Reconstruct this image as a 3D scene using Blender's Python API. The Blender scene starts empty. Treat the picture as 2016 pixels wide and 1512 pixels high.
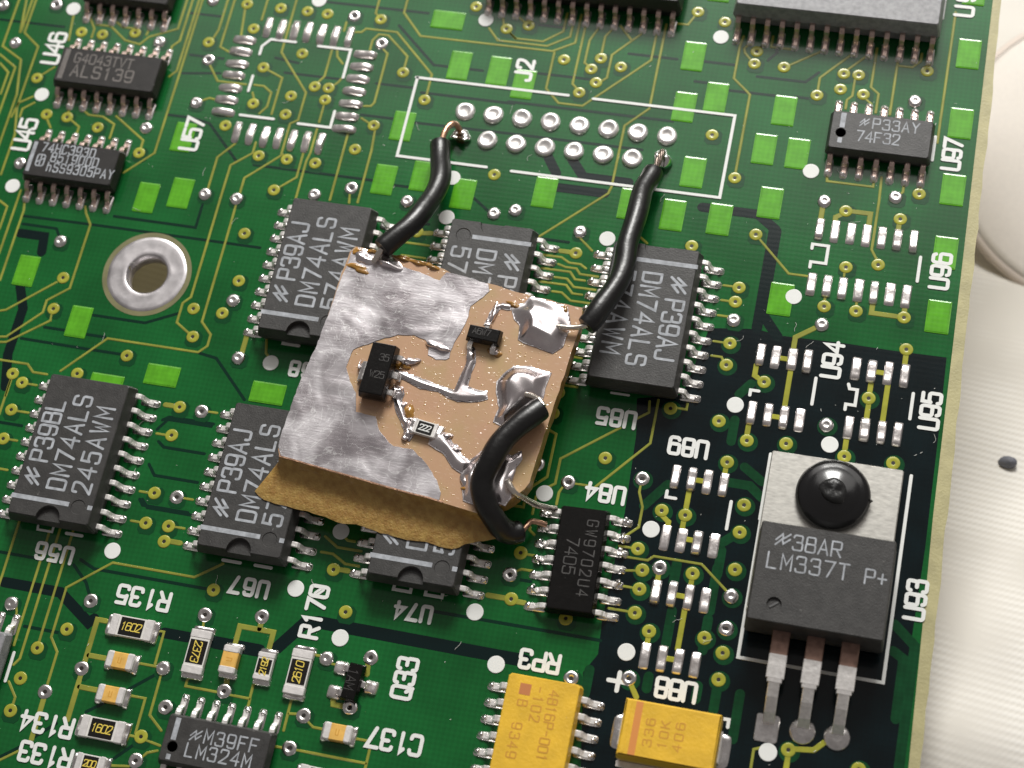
import bpy, bmesh, math, random
from mathutils import Vector, Matrix
from mathutils.geometry import tessellate_polygon
R = math.radians
SC = bpy.context.scene
COLL = SC.collection
SC.unit_settings.scale_length = 0.001        # one unit is one millimetre
# ---------------------------------------------------------------- camera
cd = bpy.data.cameras.new('camera'); cam = bpy.data.objects.new('camera', cd); COLL.objects.link(cam)
cd.sensor_width = 36; cd.lens = 62.806; cd.clip_start = 5; cd.clip_end = 6000
cam.matrix_world = Matrix(((0.97132875, -0.14642233, 0.18729914, 36.5397), (0.20497579, 0.91489901, -0.34777109, -74.91396),
                           (-0.12043834, 0.37619185, 0.91868074, 133.4447), (0, 0, 0, 1)))
cd.dof.use_dof = True; cd.dof.focus_distance = 142.0; cd.dof.aperture_fstop = 0.042
SC.camera = cam
# ---------------------------------------------------------------- light: dim room, one window beyond the far side of the board, plus an added broad glow
w = bpy.data.worlds.new('World'); SC.world = w; w.use_nodes = True
bg = w.node_tree.nodes['Background']; bg.inputs[0].default_value = (1.0, 0.93, 0.90, 1); bg.inputs[1].default_value = 0.17
def area(name, loc, target, sx, sy, power, col):
    l = bpy.data.lights.new(name, 'AREA'); l.shape = 'RECTANGLE'; l.size = sx; l.size_y = sy; l.energy = power; l.color = col
    o = bpy.data.objects.new(name, l); COLL.objects.link(o); o.location = loc
    o.rotation_euler = (Vector(target) - Vector(loc)).to_track_quat('-Z', 'Y').to_euler()
    return o
area('window_light', (-10, 400, 338), (0, -20, 0), 200, 140, 3.0e6, (1.0, 0.985, 0.95))
area('haze_fill', (40, 420, 420), (0, -20, 0), 760, 420, 1.5e6, (1.0, 0.97, 0.93))  # added broad lamp, puts a pale haze on the far right of the board
SC.view_settings.view_transform = 'Standard'; SC.view_settings.look = 'None'; SC.view_settings.gamma = 1
SC.view_settings.exposure = 0.0
# ---------------------------------------------------------------- measured layout, millimetres on the board (x along the header, y away from the viewer)
MASKED_VIAS = [(-37.12,3.38),(-35.06,3.39),(-32.01,3.97),(-39.84,-1.9),(-37.76,-5.44),(-35.75,-5.46),(-32.6,-6.09),(-28.06,-8.05),(-22.37,8.29),(-21.08,5.82),(-24.87,3.89),(-19.07,-1.77),(-20.99,-4.28),(-17.2,-6.82),(-19.13,8.27),(-16.57,8.26),(-14.67,8.22),(-9.66,8.29),(-6.38,3.15),(-3.84,0.67),(-15.94,3.85),(-19.12,1.98),(-13.96,0.68),(-12.68,0.71),(-15.86,-0.55),(-12.68,-0.53),(-15.87,-2.44),(-7.73,-2.45),(-8.82,-5),(-14.6,-6.82),(-12,-6.83),(-14.97,-9.92),(3.84,-5.71),(-1.35,10.7),(1.84,8.77),(3.73,9.37),(7.54,6.31),(10.72,6.87),(10.09,5.69),(12.61,6.23),(10.75,4.41),(9.5,3.22),(18.29,12.64),(20.78,11.91),(23.98,9.3),(23.97,8.08),(21.54,0.66),(24.09,-3.15),(26.52,8.07),(29.68,5.68),(31.62,8.08),(32.87,8.11),(31.55,6.53),(33.51,6.27),(38.48,9.26),(39.26,-2.5),(-31.26,-20.89),(-31.22,-23.85),(-16.45,-14.39),(-15.75,-18.84),(-18.97,-21.96),(-16.37,-21.98),(-18.32,-24.48),(-23.5,-27.06),(-32.93,-30.21),(-31.85,-30.87),(-27.31,-29.32),(-1.56,-12.04),(12.2,-12.01),(21.61,-9.95),(26.65,-8.13),(26.06,-13.12),(25.97,-14.42),(26.13,-18.13),(26.15,-20.04),(29.35,-21.03),(13.22,-24.53),(33.6,-4.92),(38.05,-5.02),(34.31,-10.01),(36.83,-9.41),(33.08,-13.75),(35.64,-13.78),(39.46,-13.76),(39.99,-16.49),(-32.01,-33.38),(-31.88,-35.98),(-17.67,-30.82),(-17.65,-33.34),(-17.67,-38.43),(-17.66,-41.02),(-15.71,-40.96),(-15.71,-42.26),(-1.43,-42.15),(13.14,-26.36),(18.03,-29.45),(12.96,-38.26),(23.2,-33),(25.07,-33.07),(21.93,-36.38),(22.57,-38.02),(22.39,-24.45),(26.36,-24.91),(28.79,-26.18),(27.56,-28.21),(29.42,-31.49),(29.44,-33.74),(29.57,-36.75),(26.43,-37.62),(31.85,-25.93),(36.44,-26.26),(40.21,-26.18),(37.64,-21.11),(-10.59,-45.45),(-21.53,-50.64),(-23.47,-52.53),(-24.08,-55.11),(-24.08,-57.71),(-13.1,-57.74),(0.36,-45.33),(12.99,-42.03),(22.62,-39.54),(22.62,-41.44),(23.94,-42.67),(28.16,-42.44),(29.7,-43.34),(29.73,-45.4),(17.47,-42.8),(35.61,-49.65),(40.81,-50.13)]
TINNED_VIAS = [(-45.53,5.24),(-40.43,5.96),(-43.07,1.45),(-29.46,3.33),(-24.38,2.1),(-24.29,-2.39),(-28.14,-5.51),(-38.66,-10.6),(-20.98,-11.18),(-18.05,-11.22),(-25.66,8.27),(-12.16,8.32),(-9.01,5.82),(-8.22,-8.75),(-11.29,-9.85),(-3.08,-9.32),(37.85,6.19),(37.42,-3.08),(31.74,-4.28),(-32.58,-17.54),(-15.76,-20.69),(-13.89,-25.74),(4.58,-9.4),(6.33,-8.82),(12.17,-10.02),(26.1,-16.07),(33.12,-15.37),(-15.73,-30.87),(-15.73,-38.45),(12.48,-40.11),(12.8,-30.83),(15.5,-31.93),(21.21,-30.66),(23.86,-37.58),(34.71,-23.89),(-26.73,-49.42),(-20.29,-48.05),(-10.74,-47.5),(-6.15,-46.85),(-19.4,-53.44),(-12.87,-52.25),(-7.58,-53.12),(-21.77,-55.77),(-11.83,-55.18),(-12.99,-59.59),(-0.23,-49.19),(3.19,-48.48),(2.51,-52.53),(-0.9,-53.82),(-1.38,-56.44),(29.62,-38.88),(29.66,-41.43),(23.09,-46.51),(18.78,-47.29)]
DOTS = [(-38.63,5.7),(-38.84,-3.52),(-38.62,-12.91),(-0.19,9.43),(0.34,-6.54),(-15.78,9.52),(20.69,10.34),(30.24,-1.63),(0.66,-10.32),(-11.04,-25.75),(14.56,-10.32),(30.53,-13.26),(-19.72,-43.75),(-1.6,-38.98),(13.83,-33.15),(27.41,-23.34),(22.65,-34.65),(35.2,-25.46),(-4.04,-44.18),(0.44,-47.41),(10.42,-43.54),(12.91,-47.28),(22.54,-44.56),(34.17,-50.09)]
TRACES = [
[(-44.2,6.59),(-44.2,0.95),(-41.98,-0.22),(-41.22,-3.81),(-41.22,-9.74)],
[(-44.16,0.07),(-42.26,-1.07),(-42.26,-6.01)],
[(-43.86,-0.83),(-42.76,-1.68),(-42.76,-3.98)],
[(-43.56,6.68),(-42.98,2.62)],
[(-42.55,6.78),(-42.55,2.63),(-40.78,1.34),(-40.78,-5.08),(-40.09,-7.84),(-40.09,-11.95)],
[(-42.92,6.74),(-42.92,2.72)],
[(-28.13,8.61),(-28.13,4.91),(-30.59,3.72),(-31.24,2.84),(-32.75,3.08),(-34.51,4.36),(-35.93,4.36)],
[(-27.6,8.67),(-27.6,3.69),(-28.16,3.03),(-28.16,2.53)],
[(-27,8.74),(-27,0.57),(-27.52,-0.09)],
[(-26.68,8.8),(-26.66,0.45),(-26.66,-7.88),(-28.89,-10.17)],
[(-36.79,5.03),(-36,3.88),(-36,2.95)],
[(-34.09,4.86),(-33.37,4.41),(-32.35,4.41)],
[(-30.72,5.08),(-30.9,3.9)],
[(-38.44,5.11),(-38.09,2.38)],
[(-38.55,-0.56),(-39.6,-1.63)],
[(-39.62,-3.83),(-40.75,-4.62),(-40.98,-6.13)],
[(-39.29,-4.42),(-40.2,-5.18),(-40.2,-6.03)],
[(-37.64,-5.81),(-36.99,-6.7)],
[(-35.54,-5.53),(-34.36,-6.27),(-34.36,-6.89)],
[(-34.48,-4.54),(-33.83,-4.95),(-32.46,-4.95),(-31.19,-5.56),(-31.19,-7)],
[(-31.24,-4.73),(-28.05,-6.78),(-28.05,-7.52)],
[(-35.81,-4.59),(-35.81,-5.14)],
[(-24.3,9.08),(-24.3,5.28),(-24.57,4.29)],
[(-23.66,9.17),(-23.66,3.56),(-22.77,3.17)],
[(-22.45,7.88),(-22.07,5.04)],
[(-24.15,1.64),(-22.95,0.06),(-20.25,0.06)],
[(-23.86,-2.12),(-23.2,-1.75),(-22.67,-1.82)],
[(-19.43,-0.68),(-19.12,-1.34)],
[(-19.63,-5.94),(-20.86,-7.48),(-20.86,-10.83)],
[(-17.81,-5.55),(-17.81,-6.64),(-19.47,-8.09),(-19.49,-10.85),(-19.49,-20.94),(-20.06,-21.6),(-20.06,-23.43),(-18.75,-24.23)],
[(-15.08,-6.39),(-17.19,-8.47),(-17.9,-9.14),(-17.9,-10.81)],
[(-17.94,-11.7),(-17.91,-14.97),(-17.91,-23.03),(-16.84,-24.06),(-16.84,-25.11),(-17.47,-25.79),(-25.64,-25.79),(-28.84,-29.31)],
[(-31.37,-13.91),(-31.11,-14.54),(-30.38,-15.57),(-30.38,-21.77),(-32.07,-23.19),(-32.07,-24.33),(-34.6,-27.02),(-35.37,-27.14)],
[(-31.73,-21.39),(-35.4,-24.59),(-36.14,-24.84)],
[(-31.25,-24.27),(-31.16,-24.96),(-34.44,-27.5),(-35.21,-27.62)],
[(-34.7,-29.16),(-31.91,-29.16),(-31.2,-29.8),(-29.92,-29.8)],
[(-37.75,-13.23),(-37.75,-19.54)],
[(-37.08,-14.06),(-36.85,-15.11),(-36.85,-21.97)],
[(-39.62,-14.36),(-38.48,-14.95),(-38.48,-17.21)],
[(-31.35,-30.9),(-30.54,-30.9)],
[(-32.9,-30.77),(-32.9,-32.27)],
[(-20.59,9.55),(-20.59,6.83)],
[(-17.9,9.9),(-17.88,4.59),(-17.88,3.74),(-14.6,-0.03),(-14.6,-2.85),(-15.23,-3.29),(-15.23,-6.4)],
[(-10.29,10.86),(-10.29,8.86),(-9.84,8.48)],
[(-7.73,11.19),(-7.73,9.24),(-5.69,7.04),(6.35,7.04),(8.18,8.13),(8.18,11.07)],
[(-11.66,6.68),(-11.11,6.75),(-10.77,7.16),(-7.89,7.16),(-3.78,3.29),(-3.78,1.02)],
[(-9.91,5.07),(-9.91,6.05),(-9.48,6.73),(-8.6,6.73),(-6.38,4.82),(-6.38,3.57)],
[(-8.68,5.23),(-8.23,4.86),(-8.23,-0.19),(-8.45,-0.58),(-9.05,-0.66)],
[(-13.34,4.61),(-13.34,1.81),(-13.79,1.12)],
[(-12.87,4.68),(-12.7,3.99),(-12.02,3.31)],
[(-11.73,1.88),(-11.93,1.44),(-12.31,0.97)],
[(-18.69,1.79),(-17.14,1.16),(-17.14,-2.59)],
[(-19.5,0.11),(-18.56,0.11),(-17.74,-0.46),(-17.74,-1.9),(-18.25,-2.67)],
[(-12.67,-1.01),(-12.67,-2.79)],
[(-12.68,-3.48),(-12.68,-5.91),(-12.84,-6.75),(-12.84,-10.46)],
[(-13.3,-5.86),(-13.3,-8.43),(-14.65,-9.67)],
[(-9.82,-3.5),(-9.82,-10.16)],
[(-9,-1.88),(-8.16,-2.31)],
[(-7.52,-2.85),(-7.35,-4.91),(-7.35,-10.05)],
[(-12.73,7.61),(-12.73,6.68)],
[(-8.25,-9.15),(-8.08,-10.18)],
[(0.27,8.64),(1.31,7.49),(5.77,7.49),(7.61,8.68),(7.61,10.57)],
[(2,8.58),(2.82,7.9),(5.32,7.9),(6.9,9.15),(6.9,11.05)],
[(2.15,8.46),(2.89,7.86)],
[(1.08,10.58),(1.52,9.09)],
[(6.55,6.94),(6.55,3.24),(7.91,1.96),(10.03,1.96),(15.09,7.25),(15.09,10.55)],
[(8.75,10.28),(8.75,4.02),(9.33,3.47)],
[(10.1,10.33),(9.39,8.55),(9.39,6.23),(9.93,5.87)],
[(11.41,10.36),(10.68,9.14),(10.68,7.22)],
[(11.84,10.34),(13.04,9.04)],
[(13.88,10.33),(13.74,9.75),(11.61,7.33),(11.61,5.01),(11.14,4.53)],
[(15.77,11.05),(15.8,3.14),(15.8,2.47),(14,0.53),(14,-5.42),(13.82,-6.12),(8.67,-11.11)],
[(16.75,11.24),(17.64,11.24),(18.16,12.34)],
[(2.37,10.32),(3.38,9.61)],
[(22.62,10.7),(22.46,9.71),(22.46,6.4),(24.07,4.99),(24.07,-2.83)],
[(23.39,10.25),(22.87,9.5),(23,9.04),(23.77,8.25)],
[(24.59,10.41),(24.09,9.52)],
[(17.12,-9.67),(17.9,-10.24)],
[(24.6,10.41),(24.1,9.52)],
[(25.13,11.02),(25.13,9.93),(27.05,9.93),(27.14,10.47)],
[(29.71,10.26),(26.74,8.17)],
[(32.22,10.32),(29.68,7.42),(29.68,5.95)],
[(33.58,10.43),(31.75,8.37)],
[(34.05,10.96),(34.05,7.07),(34.76,6.5),(34.76,4.66)],
[(35.94,10.39),(35.94,4.63)],
[(37.84,10.92),(37.84,10.17),(37.21,9.48),(36.03,9.48)],
[(38.39,10.31),(38.39,9.52)],
[(40.14,15.41),(40.14,2.48)],
[(32.62,7.67),(32.62,6.02),(32.23,5.56),(32.23,4.71)],
[(33.8,5.84),(34.3,5.45)],
[(31.56,-1.5),(31.69,-2.37),(35.48,-2.37),(35.48,-1.45)],
[(37.94,-1.49),(37.94,-2.5),(37.67,-2.92)],
[(39.2,-1.56),(39.28,-2.18)],
[(36.05,-1.38),(36.14,-3.66),(36.14,-8.14),(36.81,-9.23)],
[(34.27,-10.35),(34.27,-10.83)],
[(26.85,-8.35),(29.84,-11.27),(31.44,-11.27)],
[(33.04,-12.85),(33.04,-13.45)],
[(35.59,-12.77),(35.59,-13.48)],
[(12.33,-10.63),(13.49,-11.59)],
[(9.56,-12.57),(11.09,-12.57),(11.82,-12.97),(12.78,-12.97),(13.3,-13.28)],
[(10.95,-13.23),(11.61,-13.41),(12.53,-13.41),(12.91,-13.87),(14.44,-13.87)],
[(9.65,-13.79),(12.07,-13.79),(12.6,-14.4),(13.42,-14.4)],
[(10.92,-14.45),(11.93,-14.45),(12.63,-15.1),(14.45,-15.1)],
[(9.72,-15.02),(11.98,-15.02),(12.63,-15.7),(13.44,-15.7)],
[(10.95,-15.75),(11.74,-15.75),(12.6,-16.37),(14.47,-16.37)],
[(24.79,-13.1),(25.72,-13.1)],
[(24.84,-14.44),(25.61,-14.44)],
[(24.79,-15.82),(25.73,-15.82)],
[(24.8,-18.14),(25.78,-18.14)],
[(24.85,-19.42),(25.66,-19.42),(25.96,-19.89)],
[(13.24,-21.28),(14.52,-21.28)],
[(12.92,-23.83),(14.63,-23.83)],
[(-2.66,-13.16),(-0.29,-13.16)],
[(-2.38,-14.38),(-0.36,-14.38)],
[(-11.94,-23.73),(-11.68,-24.92),(-11.1,-25.51)],
[(-18.96,-33.4),(-17.97,-33.4)],
[(-18.93,-38.49),(-18.01,-38.49)],
[(-18.93,-41.04),(-18.01,-41.04)],
[(-15.38,-30.82),(-14.39,-30.82)],
[(-15.32,-38.45),(-14.35,-38.45)],
[(-15.32,-40.93),(-14.37,-40.93)],
[(-31.51,-33.41),(-30.47,-33.41)],
[(-31.47,-35.97),(-30.66,-35.97)],
[(-31.55,-38.59),(-30.67,-38.59)],
[(-32.94,-30.63),(-32.94,-33.97)],
[(-28.24,-42.27),(-28.24,-48.25)],
[(-25.45,-42.96),(-25.45,-52.66)],
[(-24.63,-42.48),(-24.63,-53.61),(-24.99,-54.18)],
[(-23.49,-42.51),(-23.49,-52.2)],
[(-10.41,-43.21),(-12.43,-44.71),(-19.42,-44.71),(-22.61,-47.37),(-22.61,-51.49),(-21.76,-52.55),(-21.76,-55.29)],
[(-26.26,-49.58),(-26.07,-50),(-25.96,-50.87)],
[(-24.94,-55.54),(-24.04,-56.63),(-24.04,-57.32)],
[(-23.79,-61.62),(-22.33,-60.53)],
[(-14.31,-49.44),(-13.62,-49.44),(-13.62,-52.06)],
[(-15.19,-52.23),(-13.28,-52.23)],
[(-12.9,-52.69),(-12.9,-56.01),(-11.65,-57)],
[(-15.32,-54.82),(-13.62,-54.82),(-13.62,-57.57)],
[(-14.29,-57.82),(-13.42,-57.82)],
[(-12.66,-57.93),(-11.43,-58.14)],
[(-11.53,-58.55),(-12.27,-58.85),(-12.59,-59.28)],
[(-15.19,-60.39),(-13.39,-60.11)],
[(-10.71,-47.82),(-10.62,-48.47)],
[(-10.71,-52.62),(-10.71,-53.3),(-7.96,-53.3)],
[(-7.17,-53.33),(-5.42,-53.33),(-5.42,-51.87)],
[(-5.39,-53.36),(-5.39,-54.3)],
[(-1.2,-49.08),(-0.58,-49.08)],
[(0.23,-49.52),(0.84,-49.52)],
[(-2.16,-52.76),(-2.16,-55.23)],
[(-2.1,-53.89),(-1.34,-53.79)],
[(-0.54,-54.15),(0.05,-54.56),(0.91,-54.56)],
[(3.18,-54.8),(4.46,-54.8)],
[(-2.51,-56.52),(-1.82,-56.52)],
[(-0.89,-56.48),(4.75,-56.48)],
[(4.77,-55.19),(4.77,-56.89)],
[(-2.77,-40.9),(-1.78,-40.9),(-0.62,-41.53),(0.51,-41.53)],
[(-2.78,-39.58),(-1.58,-40.3),(0.41,-40.3)],
[(-1.39,-39.28),(-0.87,-39.61),(-0.3,-39.61)],
[(12.62,-39.98),(13.29,-39.55),(14.14,-39.55)],
[(12.69,-27.66),(13.75,-28.08),(13.75,-31.76),(12.38,-33.08),(12.38,-33.65)],
[(13.21,-33.51),(13.21,-34.97)],
[(11.05,-34.55),(12.39,-34.55),(12.39,-33.65)],
[(14.01,-32.58),(14.5,-32.21),(14.5,-30.09),(18.72,-26.73)],
[(19.8,-25.8),(20.75,-25.06),(20.63,-24.09)],
[(21.31,-23.87),(21.32,-27.34),(21.32,-27.64),(17.7,-31.96)],
[(15.96,-31.95),(17.26,-31.95)],
[(15.13,-32.44),(14.94,-32.88),(14.94,-33.89)],
[(21.2,-31.15),(21.2,-31.81),(21.67,-32.98),(21.67,-34.65),(20.83,-35.48)],
[(20.47,-36.39),(21.64,-36.39)],
[(20.94,-37.17),(22.84,-37.17),(23.25,-36.76),(26.96,-36.76),(27.14,-36.88),(29.42,-38.7)],
[(20.94,-38.31),(22.27,-38.11)],
[(22.7,-24.34),(23.65,-24.34),(23.65,-23.84)],
[(13.25,-38.3),(14.09,-38.3)],
[(13.27,-36.09),(13.27,-36.32),(13.7,-36.63)],
[(20.96,-39.52),(22.21,-39.52)],
[(20.57,-41.43),(22.25,-41.43)],
[(33.78,-49.79),(33.12,-50.08),(33.12,-51.46)]]
WIDE_TRACES = [
[(-13.72,-23.51),(-13.72,-25.31)],
[(31.68,-4.82),(31.68,-6.01)],
[(33.32,-5.27),(32.86,-5.59),(32.86,-5.84)],
[(34.03,-4.88),(35.61,-4.88),(35.61,-5.88)],
[(38.02,-5.46),(38.02,-6.02)],
[(36.87,-12.51),(36.87,-13.75),(39.16,-13.75)],
[(39.42,-12.72),(39.42,-13.37)],
[(32.73,-15.67),(31.21,-16.8),(31.21,-17.81)],
[(40.03,-16.9),(40.03,-17.83)],
[(30.18,-18.78),(30.98,-18.78)],
[(31.27,-19.57),(31.27,-22.96)],
[(37.91,-18.79),(38.6,-18.79)],
[(37.65,-19.74),(37.65,-20.76)],
[(37.7,-21.57),(37.7,-22.83)],
[(38.96,-19.65),(38.96,-22.84)],
[(30.31,-23.83),(31.1,-23.83)],
[(36.41,-24.64),(36.41,-25.88)],
[(10.87,-12),(11.91,-12)],
[(28.52,-19.67),(28.52,-20.6),(29.1,-20.92)],
[(-1.24,-12.12),(-0.33,-11.99)],
[(-18.94,-30.81),(-18.01,-30.81)],
[(-15.35,-42.17),(-14.37,-42.17)],
[(-21.71,-56.2),(-21.7,-57.32),(-21.7,-59.56)],
[(-18.56,-49.43),(-19.3,-49.43),(-19.3,-52.87)],
[(-19.13,-52.34),(-17.66,-52.34)],
[(-19.3,-53.97),(-19.3,-57.57)],
[(-19.14,-54.89),(-17.62,-54.89)],
[(-7.7,-49.59),(-7.7,-47.91),(-4.92,-47.91),(-4.92,-49.3)],
[(-6.09,-47.22),(-6.09,-47.88)],
[(-7.65,-51.95),(-7.51,-52.68)],
[(3.08,-48.93),(3.19,-49.82)],
[(1.04,-52.07),(1.17,-52.57),(1.92,-52.57)],
[(11.12,-42.05),(12.62,-42.05)],
[(-1.08,-42.06),(-0.26,-42.06)],
[(23.27,-33.38),(23.88,-33.83),(23.88,-34.27)],
[(25.03,-30.96),(25.03,-34.07)],
[(25.31,-30.08),(25.99,-30.08)],
[(27.54,-28.6),(27.54,-29.18)],
[(25.3,-34.98),(26.03,-34.98)],
[(28.72,-24.7),(28.72,-25.9)],
[(23.87,-38),(23.87,-38.64)],
[(26.45,-37.98),(26.45,-38.63)],
[(25.46,-39.52),(26.24,-39.52)],
[(26.32,-40.43),(26.32,-43.66)],
[(23.97,-42.93),(23.97,-43.66)],
[(25.56,-44.5),(26.23,-44.5)],
[(23.25,-46.84),(23.9,-47.82)],
[(13.39,-42.16),(14.05,-42.16)],
[(35.97,-49.52),(37.42,-49.33),(38.32,-48.41)],
[(35.65,-49.87),(35.65,-51.15)]]
BURIED_GAPS = [
[(-45.32,3.72),(-38.96,3.72)],
[(-27.43,6.71),(-24.5,6.71)],
[(-26.2,2.39),(-23.04,2.39)],
[(-26.38,0.42),(-22.91,0.88)],
[(-26.63,-3.93),(-24.26,-3.93),(-22.48,-4.28),(-19.04,-7.62)],
[(-15.32,9.48),(-5.52,9.48)],
[(-18.28,3.12),(-16.06,2.85)],
[(-17.03,1.73),(-11.88,1.73)],
[(-8.51,1.75),(-4.96,1.75)],
[(-4.31,1.38),(4.06,1.38)],
[(-9.1,-1.54),(-5.88,-1.54)],
[(-4.18,-1.67),(4.44,-1.58),(15.91,-1.58)],
[(-17.39,-7.75),(-6.58,-7.75)],
[(-7.87,7.88),(-3.83,4.28),(0.63,4.28)],
[(3.74,9.55),(7.06,9.55)],
[(13.05,7.67),(17.31,7.67)],
[(18.83,7.74),(22.46,7.74)],
[(5.6,4.67),(10.54,4.67)],
[(19.2,5.67),(20.23,5.67)],
[(3.54,1.52),(18.01,1.52)],
[(21.74,5.18),(26.25,5.18)],
[(24.4,6.86),(28.54,6.86),(29.53,7.94)],
[(27.85,5.29),(29.24,5.29)],
[(-36.64,-15.63),(-30.51,-15.54),(-19.72,-15.51),(-14.75,-15.51)],
[(-28.49,-14.46),(-20.91,-14.46),(-20.91,-11.85)],
[(-36.51,-16.39),(-33.32,-16.39),(-32.86,-17.05)],
[(-27.58,-23.88),(-22.81,-23.88),(-20.14,-22.56)],
[(-31.49,-25.63),(-29.64,-25.63)],
[(-27.55,-25.7),(-25.9,-25.7)],
[(-33.22,-26.95),(-27.1,-27),(-23.93,-27)],
[(-17.39,-25.82),(-15.77,-26.06),(-12.39,-29.3)],
[(-19.02,-33.03),(-18.35,-32.03),(-14.53,-32.03)],
[(-18.8,-32.15),(-18.3,-31.8),(-14.41,-31.8)],
[(-18.6,-34.04),(-18.02,-34.45),(-14.47,-34.45)],
[(-18.83,-36.1),(-18.11,-36.95),(-14.35,-36.95)],
[(-18.75,-39.14),(-18.36,-39.58),(-14.44,-39.58)],
[(-18.52,-39.1),(-17.9,-39.72),(-14.24,-39.72)],
[(-29.02,-45.44),(-25.64,-45.44)],
[(-22.14,-44.91),(-20.8,-45.45),(-10.93,-45.45)],
[(-32.67,-34.61),(-30.66,-34.61)],
[(-22.57,-45.43),(-21.13,-46.65),(-20.56,-47.56)],
[(-25.08,-51.01),(-21.86,-51.01)],
[(-15.12,-54.34),(-13.14,-52.68)],
[(-18.01,-56.69),(-16.28,-55.36)],
[(-21.67,-59.45),(-20.09,-57.99)],
[(-14.73,-59.73),(-13.37,-58.32)],
[(-23.86,-61.39),(-22.23,-60.14)],
[(7.2,-44.05),(14.26,-44.02),(20.43,-44.02)],
[(25.38,10.24),(25.73,9.46),(25.06,8.56)],
[(-3.03,-11.18),(-0.73,-11.18)],
[(8.94,-11.11),(11.41,-11.11)],
[(-4.52,-7.94),(-2.42,-7.94)],
[(2.61,-8.2),(4.14,-9.27)],
[(12.6,-40.39),(14.2,-40.39)]]
WIDE_GAPS = [
[(8.09,-3.39),(9.09,-4.83)],
[(10.2,-3.36),(11.44,-4.83),(15.36,-4.83)],
[(9,-6.14),(13.54,-6.14)],
[(21.87,-6.25),(26.55,-6.25),(28.05,-7.34),(28.05,-16.48)],
[(-36.46,-17.29),(-34.19,-17.29),(-33.95,-18.79)],
[(-34.87,-22.19),(-33.93,-24.24),(-33.93,-28.55),(-33.2,-31.43)],
[(28.27,-7.56),(28.27,-15.12),(29.79,-16.96)],
[(-27.9,-47.81),(-22.99,-47.81),(-19.93,-49.8),(-19.59,-49.4)],
[(-13.61,-49.5),(-11.6,-49.5)],
[(-9.34,-49.52),(-5.65,-49.52)],
[(-4.33,-49.08),(-2.7,-46.83),(-1.54,-46.5),(13.11,-46.59),(14.98,-46.59)]]
BURIED_TRACES = [
[(21.74,-32.85),(23.29,-30.79)],
[(28.03,-29.84),(29.6,-29.84),(30.68,-30.67)],
[(28.95,-28.37),(30.48,-29.36)],
[(28.3,-34.73),(29.21,-33.91)],
[(25.09,-36.94),(25.09,-38.54)],
[(25.38,-40.77),(25.38,-43.51)],
[(25.13,-37.13),(25.13,-38.53)],
[(41.93,-38.87),(43.63,-40.28),(43.63,-49.43)],
[(42.1,-40.93),(42.95,-41.41),(42.95,-45.97)],
[(29.73,-45.85),(29.73,-47.74)],
[(24.54,-46.08),(24.54,-47.03)],
[(28.29,-46.14),(28.29,-47.16)],
[(31.48,-46.18),(31.48,-49.62)],
[(20.04,-46.38),(20.04,-48.27)],
[(27.56,-22.39),(28.36,-21.32)],
[(27.58,-26.44),(27.58,-24.59)],
[(28.3,-35.39),(28.3,-37.34)],
[(28.21,-36.84),(28.21,-40.33)],
[(28.19,-40.91),(28.19,-43.41)]]
BARE_PLANE = [(24.28,-17.04),(28.03,-16.54),(29.87,-16.83),(35.24,-16.71),(39.07,-16.75),(43.17,-16.69),(43.33,-23.28),(43.45,-32.66),(43.33,-40.5),(43.6,-49.56),(20.87,-54.25),(19.59,-46.67),(20.44,-45.1),(20.26,-42.52),(20.38,-33.64),(20.09,-27.09),(19.58,-24.02),(23.13,-23.11)]
OUTLINES = [
[(-5.08,2.8),(8.63,2.8)],
[(10.83,2.76),(23.15,2.76),(23.15,-5.19),(5.22,-5.19)],
[(3.01,-5.12),(-4.97,-5.12),(-4.97,2.84)],
[(-19.81,3.27),(-19.81,4.12),(-19.16,4.92),(-16.83,4.92)],
[(-14.66,4.79),(-11.62,4.79),(-11.62,1.9)],
[(-11.53,-1.55),(-11.53,-3.21),(-14.49,-3.21)],
[(-16.81,-3.07),(-19.94,-3.07)],
[(-19.84,1),(-19.84,-0.59)],
[(31.44,-10.46),(31.44,-9.95),(32.66,-9.95),(32.66,-8.34),(31.36,-8.34),(31.36,-8.75)],
[(40.09,-8.24),(40.09,-10.44)],
[(33.34,-20.07),(33.34,-22.33)],
[(28.41,-22.34),(28.41,-21.89),(29.07,-21.89)],
[(35.93,-20.18),(36.07,-20.56),(36.67,-20.56),(36.67,-21.9),(35.95,-21.9),(35.95,-22.37)],
[(41,-20.17),(41,-22.35)],
[(39.92,3.02),(39.92,0.77)],
[(39.1,16.8),(39.1,14.61)],
[(23.34,-31.35),(23.34,-31.86),(24.1,-31.86)],
[(28.4,-31.39),(28.4,-33.66)],
[(30.8,-27),(30.8,-32.42)],
[(30.88,-32.62),(30.88,-43.46),(41.7,-43.46),(41.7,-27.01)],
[(17.46,-23.88),(18.9,-23.88)],
[(-26.53,-42.77),(-26.48,-43.08),(-25.2,-43.08),(-25.2,-42.68)],
[(-23.97,-42.98),(-22.61,-42.98)],
[(-10.49,-42.92),(-9.02,-42.92)],
[(-7.78,-42.89),(-6.42,-42.89)],
[(3.69,-42.57),(3.69,-42.87),(5.06,-42.87),(5.06,-42.58)],
[(6.27,-42.61),(6.27,-42.86),(7.61,-42.86),(7.61,-42.56)],
[(-10.45,-23.62),(-10.45,-23.88),(-9.05,-23.88)],
[(-25.23,-53.24),(-25.23,-55.54)],
[(30.63,-48.26),(30.98,-48.26),(30.98,-48.82)]]
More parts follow.
